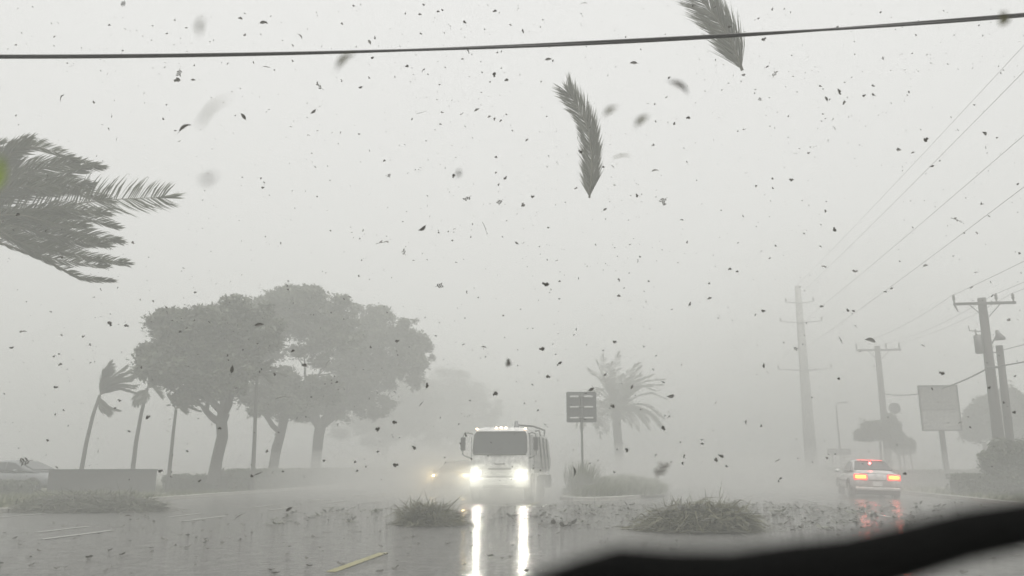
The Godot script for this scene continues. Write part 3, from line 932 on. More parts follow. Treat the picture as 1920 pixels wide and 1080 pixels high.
	for q in [[Vector3(0.474, 4.381, 0), Vector3(0.679, 5.204, 0.25), Vector3(0.985, 5.713, 0.5)], [Vector3(0.474, 4.381, 0), Vector3(0.783, 5.181, -0.2), Vector3(1.218, 5.662, -0.4)], [Vector3(0.474, 4.381, 0), Vector3(0.603, 5.068, 0.1), Vector3(0.815, 5.409, 0.2)], [Vector3(0.474, 4.381, 0), Vector3(0.906, 5.091, -0.1), Vector3(1.491, 5.46, -0.2)], [Vector3(0.474, 4.381, 0), Vector3(1.009, 4.977, 0), Vector3(1.719, 5.208, 0)], [Vector3(0.474, 4.381, 0), Vector3(0.878, 4.932, 0.175), Vector3(1.427, 5.107, 0.35)], [Vector3(0.474, 4.381, 0), Vector3(1.098, 4.887, 0.25), Vector3(1.916, 5.006, 0.5)], [Vector3(0.474, 4.381, 0), Vector3(1.003, 4.819, -0.2), Vector3(1.704, 4.856, -0.4)], [Vector3(0.474, 4.381, 0), Vector3(1.101, 4.752, 0.1), Vector3(1.921, 4.705, 0.2)], [Vector3(0.474, 4.381, 0), Vector3(0.865, 4.729, -0.1), Vector3(1.398, 4.655, -0.2)], [Vector3(0.474, 4.381, 0), Vector3(1.121, 4.662, 0), Vector3(1.966, 4.505, 0)], [Vector3(0.474, 4.381, 0), Vector3(0.734, 4.898, 0.175), Vector3(1.107, 5.032, 0.35)], [Vector3(0.485, 4.281, 0), Vector3(0.646, 3.957, 0.1), Vector3(0.955, 3.635, 0.2)], [Vector3(0.485, 4.281, 0), Vector3(0.751, 3.908, -0.1), Vector3(1.042, 3.759, -0.2)], [Vector3(0.485, 4.281, 0), Vector3(0.606, 3.858, 0.05), Vector3(0.833, 3.611, 0.1)]]:
		frond_part(t, q, 60, 0.62, 0.06, Vector3(0.9, 0.0, 0), 0.025, 0.9)
	t = thing("thin_palm", "thin bent palm behind the middle of the dark wall", "palm", Vector3(-18.423, 0.08, -40), 0, "thin bent palms behind the dark wall")
	st = MB.new(true)
	st.tube([Vector3(0, -0.1, 0), Vector3(0.013, 0.715, 0), Vector3(0.041, 2.239, 0), Vector3(0.162, 3.658, 0), Vector3(0.331, 4.889, 0)], [0.127, 0.114, 0.102, 0.089, 0.077], 8)
	obj("trunk", st, M.palm_bark, t)
	for q in [[Vector3(0.331, 4.889, 0), Vector3(0.556, 5.526, 0.25), Vector3(0.872, 5.896, 0.5)], [Vector3(0.331, 4.889, 0), Vector3(0.711, 5.407, -0.2), Vector3(1.215, 5.63, -0.4)], [Vector3(0.331, 4.889, 0), Vector3(0.82, 5.264, 0.1), Vector3(1.457, 5.312, 0.2)], [Vector3(0.331, 4.889, 0), Vector3(0.59, 5.169, -0.1), Vector3(0.946, 5.1, -0.2)], [Vector3(0.331, 4.889, 0), Vector3(0.816, 5.05, 0), Vector3(1.447, 4.836, 0)], [Vector3(0.331, 4.889, 0), Vector3(0.675, 4.907, 0.175), Vector3(1.133, 4.521, 0.35)], [Vector3(0.337, 4.836, 0), Vector3(0.146, 4.626, 0), Vector3(-0.145, 4.363, 0)], [Vector3(0.337, 4.836, 0), Vector3(0.267, 4.468, 0.15), Vector3(0.031, 4.18, 0.3)], [Vector3(0.337, 4.836, 0), Vector3(0.03, 4.731, -0.15), Vector3(-0.319, 4.521, -0.3)]]:
		frond_part(t, q, 55, 0.55, 0.06, Vector3(0.9, 0.0, 0), 0.025, 0.9)
	t = thing("thin_palm", "shortest thin palm behind the end of the dark wall", "palm", Vector3(-14.997, 0.08, -36), 0, "thin bent palms behind the dark wall")
	st = MB.new(true)
	st.tube([Vector3(0, -0.1, 0), Vector3(0.031, 0.539, 0), Vector3(0.041, 1.448, 0), Vector3(0.055, 2.599, 0), Vector3(0.085, 3.578, 0)], [0.103, 0.093, 0.083, 0.073, 0.063], 8)
	obj("trunk", st, M.palm_bark, t)
	for q in [[Vector3(0.08, 3.625, 0), Vector3(0.29, 3.91, 0.25), Vector3(0.565, 4.049, 0.5)], [Vector3(0.08, 3.625, 0), Vector3(0.432, 3.867, -0.2), Vector3(0.881, 3.955, -0.4)], [Vector3(0.08, 3.625, 0), Vector3(0.514, 3.783, 0.1), Vector3(1.063, 3.766, 0.2)], [Vector3(0.08, 3.625, 0), Vector3(0.415, 3.698, -0.1), Vector3(0.842, 3.578, -0.2)], [Vector3(0.08, 3.625, 0), Vector3(0.209, 3.973, 0), Vector3(0.386, 4.191, 0)], [Vector3(0.08, 3.625, 0), Vector3(0.291, 3.656, 0.175), Vector3(0.566, 3.485, 0.35)], [Vector3(0.08, 3.625, 0), Vector3(0.468, 3.825, 0.25), Vector3(0.96, 3.86, 0.5)], [Vector3(0.085, 3.578, 0), Vector3(-0.083, 3.86, 0.1), Vector3(-0.147, 4.049, 0.2)]]:
		frond_part(t, q, 55, 0.5, 0.06, Vector3(0.9, 0.0, 0), 0.025, 0.9)
	t = thing("thin_palm", "thin palm between the first two spreading trees", "palm", Vector3(-11.946, 0.08, -38), 0, "thin bent palms behind the dark wall")
	st = MB.new(true)
	st.tube([Vector3(0, -0.1, 0), Vector3(0.008, 0.74, 0), Vector3(-0.017, 2.188, 0), Vector3(-0.068, 3.66, 0), Vector3(-0.103, 5.283, 0)], [0.115, 0.104, 0.092, 0.081, 0.07], 8)
	obj("trunk", st, M.palm_bark, t)
	for q in [[Vector3(-0.103, 5.283, 0), Vector3(0.187, 5.694, 0.25), Vector3(0.562, 5.915, 0.5)], [Vector3(-0.103, 5.283, 0), Vector3(0.338, 5.466, -0.2), Vector3(0.897, 5.409, -0.4)], [Vector3(-0.103, 5.283, 0), Vector3(0.157, 5.296, 0.1), Vector3(0.493, 5.032, 0.2)], [Vector3(-0.103, 5.283, 0), Vector3(0.251, 5.58, -0.1), Vector3(0.704, 5.662, -0.2)]]:
		frond_part(t, q, 55, 0.55, 0.06, Vector3(0.9, 0.0, 0), 0.025, 0.9)
	# tall palm on the island
	t = thing("date_palm", "stout palm with wind-swept crown on the island behind the square sign", "palm", road(-0.74, 0.3, 58.5), 0)
	st = MB.new(true)
	var pts := []
	var rad := []
	for i in 15:
		pts.append(Vector3(0.05 * sin(i * 0.4), i * 4.75 / 14.0, 0))
		rad.append(0.29 + 0.018 * (i % 2) + (0.06 if i == 0 else 0.0) + (0.08 if i > 12 else 0.0))
	st.tube(pts, rad, 12)
	obj("trunk", st, M.palm_bark, t)
	for i in 54:
		var q := TAU * i / 54.0 * 7.0
		var up := rnd(0.7, 2.6) if i < 27 else rnd(0.0, 0.5)
		var out := Vector3(cos(q), 0, sin(q))
		var ln := rnd(2.9, 4.0)
		var p1: Vector3 = Vector3(0, 4.7, 0) + (out + Vector3.UP * up + Vector3(0.25, 0, 0)).normalized() * ln * 0.4
		var p2: Vector3 = p1 + (out + Vector3.UP * (up - 0.6) + Vector3(0.35, 0, 0)).normalized() * ln * 0.35
		var p3: Vector3 = p2 + (out * 0.8 + Vector3.UP * (up - 1.4) + Vector3(0.55, 0, 0)).normalized() * ln * 0.3
		frond_part(t, [Vector3(0, 4.65, 0), p1, p2, p3], 40, 0.68, 0.055, Vector3(0.5, 0.05, 0), 0.035)
	# grass on the island and the verges
	var tuft := MB.new()
	for i in 16:
		var q := rnd(0, TAU)
		var o := Vector3(cos(q), 0, sin(q))
		var p := o * rnd(0, 0.10)
		var h := rnd(0.16, 0.34)
		tuft.blade(p, p + Vector3(0, h * 0.6, 0) + o * 0.05 + Vector3(0.05, 0, 0), p + Vector3(0, h * 0.9, 0) + o * 0.12 + Vector3(0.16, 0, 0), 0.016, o.cross(Vector3.UP))
	var tuft_mesh := tuft.done()
	var places := []
	for i in 2600:
		var s := rnd(31.0, 60.0)
		var half := clampf((s - 30.2) * 0.62, 0.3, 1.95)
		var u := rnd(-1, 1)
		places.append(Transform3D(Basis(Vector3.UP, rnd(-0.6, 0.6)).scaled(Vector3.ONE * rnd(0.6, 1.5)), road(-0.42 + u * half - maxf(0.0, 36.0 - s) * 0.17, 0.08 + 0.34 * (1.0 - u * u) * clampf((s - 30.6) / 4.0, 0, 1), s)))
	var g := scatter("island_grass", tuft_mesh, M.grass, places)
	tag(g, "rough grass bending on the traffic island", "", "", "stuff")
	places = []
	for i in 5200:
		var s := rnd(18.0, 62.0)
		places.append(Transform3D(Basis(Vector3.UP, rnd(-0.6, 0.6)).scaled(Vector3.ONE * rnd(0.35, 0.8)), road(-17.25 - pow(rng.randf(), 1.5) * 9.0, 0.09, s) if i % 3 else road(12.45 + pow(rng.randf(), 1.5) * 8.0, 0.09, s + 12.0)))
	g = scatter("verge_grass", tuft_mesh, M.grass, places)
	tag(g, "short wet grass on the road verges", "", "", "stuff")
	# spiky clump round the sign post
	t = thing("spiky_grass_clump", "tall spiky grass clump round the square sign's post", "grass clump", road(-1.9, 0.2, 33.2))
	st = MB.new()
	for i in 330:
		var q := rnd(0, TAU)
		var o := Vector3(cos(q), 0, sin(q))
		var p := o * rnd(0, 0.5) * Vector3(1.3, 0, 0.7)
		var h := rnd(0.6, 1.35)
		st.blade(p, p + Vector3(0, h * 0.55, 0) + o * 0.18, p + Vector3(0, h, 0) + o * rnd(0.15, 0.55) + Vector3(0.12, 0, 0), 0.028, o.cross(Vector3.UP))
	var o2 := obj("leaf_blades", st, M.grass, t)
	o2.set_meta("kind", "stuff")
	for k in 2:
		t = thing("spiky_grass_clump", ["smaller spiky grass tuft just beside the sign post clump", "low spiky grass tuft further along the island"][k], "grass clump", road([-1.0, -0.2][k], 0.25, [33.6, 36.5][k]))
		st = MB.new()
		for i in 120:
			var q := rnd(0, TAU)
			var o := Vector3(cos(q), 0, sin(q))
			var p := o * rnd(0, 0.3)
			var h := rnd(0.3, 0.7)
			st.blade(p, p + Vector3(0, h * 0.55, 0) + o * 0.12, p + Vector3(0, h, 0) + o * rnd(0.1, 0.4) + Vector3(0.12, 0, 0), 0.024, o.cross(Vector3.UP))
		o2 = obj("leaf_blades", st, M.grass, t)
		o2.set_meta("kind", "stuff")

func poles_and_wires():
	# tall concrete pole
	var t := thing("tall_concrete_pole", "very tall pale tapering concrete pole fading into the mist", "utility pole", road(13.15, 0, 62.5), -YAW)
	var st := MB.new(true)
	st.tube([Vector3(0, -0.2, 0), Vector3(0, 4, 0), Vector3(0, 14.6, 0)], [0.47, 0.42, 0.22], 16)
	obj("shaft", st, M.concrete, t)
	for q in [[13.2, 1.0], [11.7, 1.5], [8.1, 1.9]]:
		st = MB.new()
		st.tube([Vector3(-q[1], q[0] + 0.12, 0.3), Vector3(0, q[0], 0.3), Vector3(q[1], q[0] + 0.12, 0.3)], [0.03, 0.05, 0.03], 7)
		obj("insulator_arm", st, M.steel, t)
		for s in [-1.0, 1.0]:
			insulator(t, Vector3(s * q[1], q[0] + 0.1, 0.3), 0.35, 0.08)
	# near wooden pole with its gear
	t = utility_pole("tallest near wooden pole with crossarm, can transformer and lamp", 17.1, 41.0, 9.15, 0.27, 2.8, [-1.36, 0.55, 1.3], 0.05)
	st = MB.new(true)
	st.tube([Vector3(-0.38, 6.45, 0.1), Vector3(-0.38, 6.5, 0.1), Vector3(-0.38, 7.3, 0.1), Vector3(-0.38, 7.36, 0.1)], [0.15, 0.19, 0.19, 0.12], 12)
	obj("transformer_can", st, M.steel, t)
	st = MB.new()
	st.tube([Vector3(-0.44, 7.34, 0.1), Vector3(-0.46, 7.62, 0.1)], [0.045, 0.03], 6)
	st.tube([Vector3(-0.15, 7.5, 0.1), Vector3(-0.72, 7.56, 0.1), Vector3(-0.74, 7.8, 0.1)], [0.03, 0.03, 0.02], 6)
	obj("bushing", st, M.porcelain, t)
	st = MB.new(true)
	st.tube([Vector3(0.2, 6.9, 0.1), Vector3(0.42, 7.25, 0.1), Vector3(0.5, 7.5, 0.1)], [0.03, 0.03, 0.03], 6)
	st.tube([Vector3(0.5, 7.55, 0.1), Vector3(0.52, 7.4, 0.12), Vector3(0.58, 7.12, 0.16), Vector3(0.58, 7.08, 0.16)], [0.07, 0.1, 0.24, 0.22], 12)
	obj("street_lamp_head", st, M.steel, t)
	st = MB.new()
	st.box(Vector3(0.02, 5.76, 0.3), Vector3(0.6, 0.1, 0.16), Basis.IDENTITY, 0.02)
	obj("cable_clamp", st, M.steel, t)
	st = MB.new()
	st.tube([Vector3(-1.32, 8.78, 0.3), Vector3(-1.2, 8.45, 0.3)], [0.06, 0.02], 6)
	obj("cutout_fuse", st, M.porcelain, t)
	t = thing("stub_pole", "shorter bare wooden pole standing close beside the tallest wooden pole", "utility pole", road(17.75, 0, 41.2), -YAW)
	st = MB.new(true)
	st.tube([Vector3(-0.1, -0.2, 0), Vector3(-0.05, 3.4, 0), Vector3(0.0, 6.85, 0)], [0.19, 0.175, 0.155], 12)
	obj("shaft", st, M.wood, t)
	st = MB.new()
	st.tube([Vector3(-0.1, 6.5, 0.1), Vector3(-0.34, 6.52, 0.1)], [0.03, 0.03], 6)
	obj("pole_bracket", st, M.steel, t)
	t = utility_pole("farther wooden pole with crossarm behind the dark rounded trees", 16.95, 57.3, 9.15, 0.25, 2.9, [-1.4, 0.5, 1.35])
	# wires
	var g := "high wires running along the road to the tall concrete pole"
	var hi := [["uppermost faint wire slanting down to the tall concrete pole", 13.0, 14.55, 13.1, 14.9], ["second high wire slanting down to the tall concrete pole's top", 13.5, 14.15, 13.35, 14.4], ["high wire slanting to the second arm of the concrete pole", 13.2, 11.75, 13.4, 12.5], ["lowest of the high wires reaching the concrete pole", 13.3, 9.8, 13.4, 11.1]]
	for q in hi:
		wire(q[0], road(q[1], q[2], 62.2), road(q[3], q[4], 6.0), 0.25, 0.0065 if q[2] > 14.5 else 0.0085, g)
	g = "wires along the wooden poles"
	for q in [["wire from the outer pin of the tallest wooden pole towards the camera", -1.31, 0], ["wire from the middle pin of the tallest wooden pole towards the camera", 0.6, 0], ["wire from the kerb-far pin of the tallest wooden pole towards the camera", 1.35, 0]]:
		wire(q[0], road(17.1 + q[1], 9.3, 40.8), road(16.9 + q[1], 9.75, 6.0), 0.35, 0.009, g)
	for q in [["faint wire between outer pins of both wooden crossarm poles", -1.35], ["faint wire between middle pins of both wooden crossarm poles", 0.55], ["faint wire between far pins of both wooden crossarm poles", 1.32]]:
		wire(q[0], road(17.1 + q[1], 9.3, 40.8), road(16.95 + q[1], 9.3, 57.1), 0.3, 0.008, g)
	g = "thick cables on the wooden poles"
	wire("thick black cable dipping from the tallest wooden pole to the farther one", road(17.0, 5.78, 40.6), road(16.9, 5.9, 57.0), 0.55, 0.035, g, M.cable, "telephone_cable")
	wire("thick black cable from the tallest wooden pole towards the camera", road(17.3, 5.78, 40.6), road(17.4, 6.4, 8.0), 0.5, 0.03, g, M.cable, "telephone_cable")
	wire("thin cable from the stub pole towards the camera", road(17.75, 6.6, 41.0), road(18.6, 7.4, 8.0), 0.35, 0.014, g, M.cable, "telephone_cable")
	# the near cable of two twisted strands
	t = thing("overhead_cable", "thick dark twisted cable crossing the whole sky above the road", "cable", Vector3.ZERO)
	for s in 2:
		st = MB.new(true)
		var pts := []
		for i in 241:
			var f := i / 240.0
			var p := road(-14.0 + 28.0 * f, 4.79 + 0.5625 * (f - 0.307) + 4.0 * (f - 0.307) * (f - 0.467), 4.55 + 3.9 * f)
			var a := f * 15.0 + s * PI + 1.3 * sin(f * 11.0)
			pts.append(p + Vector3(0, cos(a) * 0.009, sin(a) * 0.009))
		st.tube(pts, [0.0115], 8)
		obj("cable_strand", st, M.cable, t)

func signs():
	# road sign seen from behind
	var t := thing("road_sign", "square dark road sign seen from behind on its post in the island grass", "road sign", road(-1.86, 0, 33.1), -YAW * 0.4)
	var st := MB.new()
	st.tube([Vector3(0, 0.1, 0.0), Vector3(0, 4.1, 0.0)], [0.045, 0.045], 10)
	obj("post", st, M.steel, t)
	st = MB.new()
	var q := PackedVector2Array()
	for k in 4:
		for i in 5:
			var a := PI / 2 * k + PI / 2 * i / 4.0
			q.append(Vector2([1, -1, -1, 1][k] * 0.54, [1, 1, -1, -1][k] * 0.55) + Vector2(cos(a), sin(a)) * 0.07)
	st.prism(q, -0.004, 0.004)
	var p := obj("sign_panel", st, M.sign_back, t)
	p.transform = Transform3D(Basis(Vector3.RIGHT, PI / 2), Vector3(0, 3.57, -0.065))
	for y in [0.42, 0.0, -0.44]:
		for s in [-1.0, 1.0]:
			st = MB.new()
			st.box(Vector3(s * 0.29, 3.57 + y, -0.035), Vector3(0.36, 0.07, 0.05), Basis.IDENTITY, 0.01)
			obj("stiffener", st, M.bracket, t)
		st = MB.new()
		st.box(Vector3(0, 3.57 + y, 0.015), Vector3(0.16, 0.06, 0.11), Basis.IDENTITY, 0.01)
		obj("post_clamp", st, M.steel, t)
	# square white board
	t = thing("sign_board", "pale square two-part sign board on one post beyond the hedge", "sign board", road(16.75, 0, 46.8), -YAW)
	st = MB.new()
	st.tube([Vector3(0.05, 0, -0.1), Vector3(0.0, 3.2, -0.1), Vector3(0.0, 5.2, -0.1)], [0.15, 0.14, 0.12], 10)
	obj("post", st, M.steel, t)
	st = MB.new()
	st.box(Vector3(0, 4.80, 0), Vector3(1.86, 1.26, 0.12), Basis.IDENTITY, 0.01)
	obj("upper_panel", st, M.board, t)
	st = MB.new()
	st.box(Vector3(0, 3.63, 0), Vector3(1.86, 1.04, 0.12), Basis.IDENTITY, 0.01)
	obj("lower_panel", st, M.board_low, t)
	for e in [[0, 5.46, 2.02, 0.07], [0, 3.08, 2.02, 0.07], [-0.97, 4.27, 0.07, 2.31], [0.97, 4.27, 0.07, 2.31], [0, 4.16, 1.86, 0.03]]:
		st = MB.new()
		st.box(Vector3(e[0], e[1], 0.0), Vector3(e[2], e[3], 0.17), Basis.IDENTITY, 0.01)
		obj("frame_bar", st, M.steel, t)
	# round sign on the farther pole
	t = thing("round_sign", "round dark sign fixed to the farther wooden pole above the trees", "sign", road(17.35, 0, 55.9), -YAW)
	st = MB.new()
	var disc := PackedVector2Array()
	for i in 24: disc.append(Vector2(cos(TAU * i / 24), sin(TAU * i / 24)) * 0.37)
	st.prism(disc, -0.01, 0.01)
	p = obj("disc", st, M.sign_back, t)
	p.transform = Transform3D(Basis(Vector3.RIGHT, PI / 2), Vector3(-0.1, 4.85, 0))
	st = MB.new()
	st.tube([Vector3(-0.1, 0, -0.06), Vector3(-0.1, 5.2, -0.06)], [0.035, 0.035], 7)
	obj("post", st, M.steel, t)
	# low name board and thin lamp post
	t = thing("low_sign", "low wide sign board on two legs behind the white sedan", "sign", road(13.95, 0, 57.5), -YAW)
	st = MB.new()
	st.box(Vector3(0, 2.1, 0), Vector3(1.5, 0.42, 0.08), Basis.IDENTITY, 0.01)
	obj("panel", st, M.sign_back, t)
	for s in [-0.45, 0.3]:
		st = MB.new()
		st.tube([Vector3(s, 0, -0.07), Vector3(s, 2.2, -0.07)], [0.05, 0.05], 7)
		obj("leg", st, M.steel, t)
	t = thing("lamp_post", "thin grey lamp post behind the low wide sign", "lamp post", road(14.55, 0, 59.7), -YAW)
	st = MB.new(true)
	st.tube([Vector3(0, 0, 0), Vector3(0, 3, 0), Vector3(-0.02, 5.3, 0), Vector3(0.12, 5.5, 0), Vector3(0.5, 5.55, 0)], [0.075, 0.06, 0.05, 0.045, 0.04], 8)
	obj("shaft", st, M.steel, t)
	st = MB.new(true)
	st.ellipsoid(Vector3(0.62, 5.53, 0), Vector3(0.22, 0.06, 0.1))
	obj("lamp_head", st, M.steel, t)

func vehicles():
	# ---- truck (front at z = 0, faces +z)
	var t := thing("cab_over_truck", "white cab-over truck with glaring headlights coming along the flooded road", "truck", road(-4.42, 0, 28.0), -YAW)
	var st := MB.new(true)
	st.loft([slab(-1.62, 2.04, 0.62, 2.50, 0.95, 7), slab(-1.0, 2.08, 0.62, 2.58, 0.94, 7), slab(-0.42, 2.08, 0.62, 2.57, 0.94, 7), slab(-0.22, 2.08, 0.60, 2.46, 0.945, 7), slab(-0.04, 2.06, 0.58, 1.66, 0.97, 7), slab(0.0, 1.98, 0.62, 1.60, 0.97, 7)])
	obj("cab", st, M.white_paint, t)
	st = MB.new(true)
	var glass := []
	for q in [[0.0, 0.0], [0.012, 0.02]]:
		pass
	var wind := MB.new(true)
	var gp := func(u: float, v: float) -> Vector3:   # bulged windscreen, corners rounded
		var w := lerpf(0.955, 0.90, v)
		var cut := 1.0 - 0.05 * pow(absf(2.0 * v - 1.0), 6.0)
		return Vector3(u * w * cut, lerpf(1.63, 2.40, v), lerpf(0.03, -0.17, v) - 0.05 * u * u)
	for i in 12:
		for j in 6:
			wind.quad(gp.call(i / 6.0 - 1, j / 6.0), gp.call((i + 1) / 6.0 - 1, j / 6.0), gp.call((i + 1) / 6.0 - 1, (j + 1) / 6.0), gp.call(i / 6.0 - 1, (j + 1) / 6.0), Vector3(0, 2, -3))
	obj("windshield", wind, M.glass, t)
	st = MB.new(true)
	var rim := []
	for e in 41:
		var f := fmod(e / 40.0 * 4.0, 4.0)
		var uv: Vector2 = [Vector2(f * 2 - 1, 0), Vector2(1, f - 1), Vector2(1 - (f - 2) * 2, 1), Vector2(-1, 1 - (f - 3))][mini(int(f), 3)]
		rim.append(gp.call(uv.x, uv.y) + Vector3(0, 0, 0.005))
	st.tube(rim, [0.022], 6)
	obj("windshield_seal", st, M.black_trim, t)
	st = MB.new()
	st.tube([Vector3(-0.2, 1.60, 0.07), Vector3(-0.02, 1.78, 0.06), Vector3(0.1, 1.93, 0.02)], [0.014, 0.012, 0.01], 5)
	st.tube([Vector3(-0.26, 1.66, 0.07), Vector3(0.02, 1.90, 0.03)], [0.012, 0.01], 5)
	obj("wiper", st, M.black_trim, t)
	st = MB.new()
	st.tube([Vector3(0.55, 1.60, 0.07), Vector3(0.68, 1.72, 0.05)], [0.014, 0.01], 5)
	obj("wiper", st, M.black_trim, t)
	st = MB.new()
	st.box(Vector3(0, 1.14, 0.015), Vector3(0.82, 0.06, 0.05), Basis.IDENTITY, 0.01)
	st.box(Vector3(0, 1.30, 0.012), Vector3(0.36, 0.035, 0.04), Basis.IDENTITY, 0.008)
	obj("grille", st, M.black_trim, t)
	st = MB.new()
	st.box(Vector3(0, 0.66, 0.05), Vector3(2.1, 0.34, 0.22), Basis.IDENTITY, 0.05)
	obj("bumper", st, M.white_paint, t)
	st = MB.new()
	st.box(Vector3(0, 0.88, 0.02), Vector3(0.9, 0.05, 0.05), Basis.IDENTITY, 0.01)
	st.box(Vector3(0, 0.56, 0.165), Vector3(1.1, 0.07, 0.02), Basis.IDENTITY, 0.008)
	obj("bumper_slot", st, M.black_trim, t)
	for s in [-1.0, 1.0]:
		st = MB.new(true)
		st.box(Vector3(s * 0.79, 0.98, 0.0), Vector3(0.36, 0.26, 0.10), Basis.IDENTITY, 0.04)
		var h := obj("headlight", st, M.chrome, t)
		st = MB.new(true)
		st.ellipsoid(Vector3(s * 0.79, 0.98, 0.06), Vector3(0.10, 0.095, 0.05))
		obj("lit_lens", st, M.head_lamp, h)
		beam(Vector3(s * 0.79, 0.98, 0.16), Vector3(0, -0.03, 1), Color(1.0, 0.99, 0.93), 2.4, 0.06, 75.0, t)
		# mirror on its bent arm
		st = MB.new(true)
		st.tube([Vector3(s * 0.98, 2.32, -0.15), Vector3(s * 1.12, 2.36, 0.02), Vector3(s * 1.24, 2.33, 0.08), Vector3(s * 1.28, 2.2, 0.1), Vector3(s * 1.28, 1.62, 0.1), Vector3(s * 1.15, 1.54, 0.05), Vector3(s * 1.0, 1.50, -0.1)], [0.018], 6)
		var ma := obj("mirror_arm", st, M.black_trim, t)
		st = MB.new()
		st.box(Vector3(s * 1.27, 1.98, 0.12), Vector3(0.17, 0.46, 0.10), Basis.IDENTITY, 0.03)
		obj("mirror_head", st, M.black_trim, ma)
		# door with window, handle
		obj("side_window", pane([Vector3(s * 1.022, 1.62, -1.25), Vector3(s * 1.022, 1.62, -0.32), Vector3(s * 0.985, 2.32, -0.42), Vector3(s * 0.985, 2.32, -1.25)], Vector3(s, 0.06, 0), 0.012), M.glass, t)
		st = MB.new()
		st.box(Vector3(s * 1.045, 1.25, -1.15), Vector3(0.03, 0.04, 0.2), Basis.IDENTITY, 0.01)
		obj("door_handle", st, M.black_trim, t)
		st = MB.new()
		for z in [-0.2, -1.38]:
			st.box(Vector3(s * 1.033, 1.45, z), Vector3(0.012, 1.55, 0.02))
		obj("door_seam", st, M.black_trim, t)
		for z in [-0.75, -4.6]:
			wheel(t, Vector3(s * 0.93, 0.42, z), 0.42, 0.27)
		st = MB.new(true)
		var arc := []
		for k in 13:
			arc.append(Vector3(s * 1.03, 0.45 + sin(PI * k / 12) * 0.5, -0.75 + cos(PI * k / 12) * 0.5))
		st.tube(arc, [0.045], 6)
		obj("wheel_arch", st, M.black_trim, t)
	for x in [-0.86, -0.17, 0.0, 0.17, 0.86]:
		st = MB.new(true)
		st.ellipsoid(Vector3(x, 2.55 - 0.05 * absf(x), -0.30), Vector3(0.05, 0.035, 0.05))
		obj("marker_light", st, M.marker_lamp, t)
	st = MB.new()
	st.box(Vector3(0, 0.72, -3.6), Vector3(0.9, 0.2, 6.2), Basis.IDENTITY, 0.02)
	obj("chassis", st, M.black_trim, t)
	st = MB.new(true)
	st.loft([slab(-1.85, 2.30, 0.98, 2.50, 0.86, 5), slab(-1.95, 2.40, 0.92, 2.58, 0.86, 5), slab(-6.6, 2.40, 0.92, 2.58, 0.86, 5), slab(-6.75, 2.25, 1.0, 2.46, 0.86, 5)])
	var body := obj("tank_body", st, M.tank, t)
	st = MB.new()
	for z in [-2.6, -3.9, -5.2]:
		for s in [-1.0, 1.0]:
			st.box(Vector3(s * 1.15, 1.7, z), Vector3(0.06, 1.2, 0.08), Basis(Vector3.BACK, s * 0.09))
	obj("body_rib", st, M.steel, body)
	st = MB.new(true)
	st.tube([Vector3(0.3, 2.58, -1.9), Vector3(0.3, 2.72, -2.0), Vector3(0.9, 2.68, -2.4), Vector3(1.0, 2.66, -5.5), Vector3(0.9, 2.5, -6.4)], [0.035], 7)
	st.tube([Vector3(1.0, 2.5, -2.2), Vector3(1.18, 2.5, -1.9), Vector3(1.22, 2.3, -1.85)], [0.03], 6)
	obj("roof_pipe", st, M.steel, body)
	st = MB.new(true)
	st.tube([Vector3(0.42, 2.58, -1.2), Vector3(0.42, 2.64, -1.2), Vector3(0.42, 2.66, -1.2), Vector3(0.42, 2.80, -1.2), Vector3(0.42, 2.83, -1.2)], [0.1, 0.1, 0.075, 0.07, 0.03], 12)
	obj("beacon", st, M.grey_paint, t)
	st = MB.new()
	for s in [-1.0, 1.0]:
		st.box(Vector3(s * 1.0, 0.62, -5.5), Vector3(0.5, 0.5, 0.02))
	obj("mud_flap", st, M.rubber, t)

	# ---- dark car beside the truck
	t = thing("dark_sedan", "dark car with dim yellowish headlights half hidden in spray beside the truck", "car", road(-7.75, 0, 37.4), -YAW)
	sedan(t, M.dark_paint, "head")
	for s in [-1.0, 1.0]:
		st = MB.new()
		st.box(Vector3(s * 0.68, 0.80, 2.30), Vector3(0.34, 0.16, 0.14), Basis(Vector3.UP, s * 0.25), 0.04)
		var h := obj("headlight", st, M.chrome, t)
		st = MB.new(true)
		st.ellipsoid(Vector3(s * 0.68, 0.81, 2.37), Vector3(0.075, 0.06, 0.04))
		obj("lit_lens", st, M.warm_lamp, h)
		beam(Vector3(s * 0.68, 0.81, 2.46), Vector3(0, -0.03, 1), Color(1.0, 0.86, 0.58), 1.8, 0.05, 70.0, t)
	st = MB.new()
	st.box(Vector3(0, 0.56, 2.41), Vector3(0.9, 0.16, 0.03), Basis.IDENTITY, 0.008)
	obj("grille", st, M.black_trim, t)

	# ---- white sedan driving away
	t = thing("white_sedan", "white sedan with lit orange and red taillights driving away", "car", road(9.7, 0.0, 36.0), PI - 0.245)
	sedan(t, M.white_paint, "tail")
	t.rotation.z = 0.03
	taillights(t)
	st = MB.new()
	st.box(Vector3(0, 0.55, -2.435), Vector3(0.34, 0.17, 0.02), Basis.IDENTITY, 0.005)
	obj("number_plate", st, M.plate, t)
	st = MB.new()
	st.box(Vector3(0, 0.68, -2.44), Vector3(0.62, 0.035, 0.02), Basis.IDENTITY, 0.006)
	st.box(Vector3(0, 0.93, -2.36), Vector3(1.25, 0.02, 0.03), Basis.IDENTITY, 0.006)
	obj("boot_trim", st, M.black_trim, t)
	# ---- parked car at the edge
	t = thing("parked_car", "grey parked car showing its curved roof above the hedge", "car", road(-27.2, 0, 33.6), PI / 2 - YAW)
	sedan(t, M.grey_paint, "none")

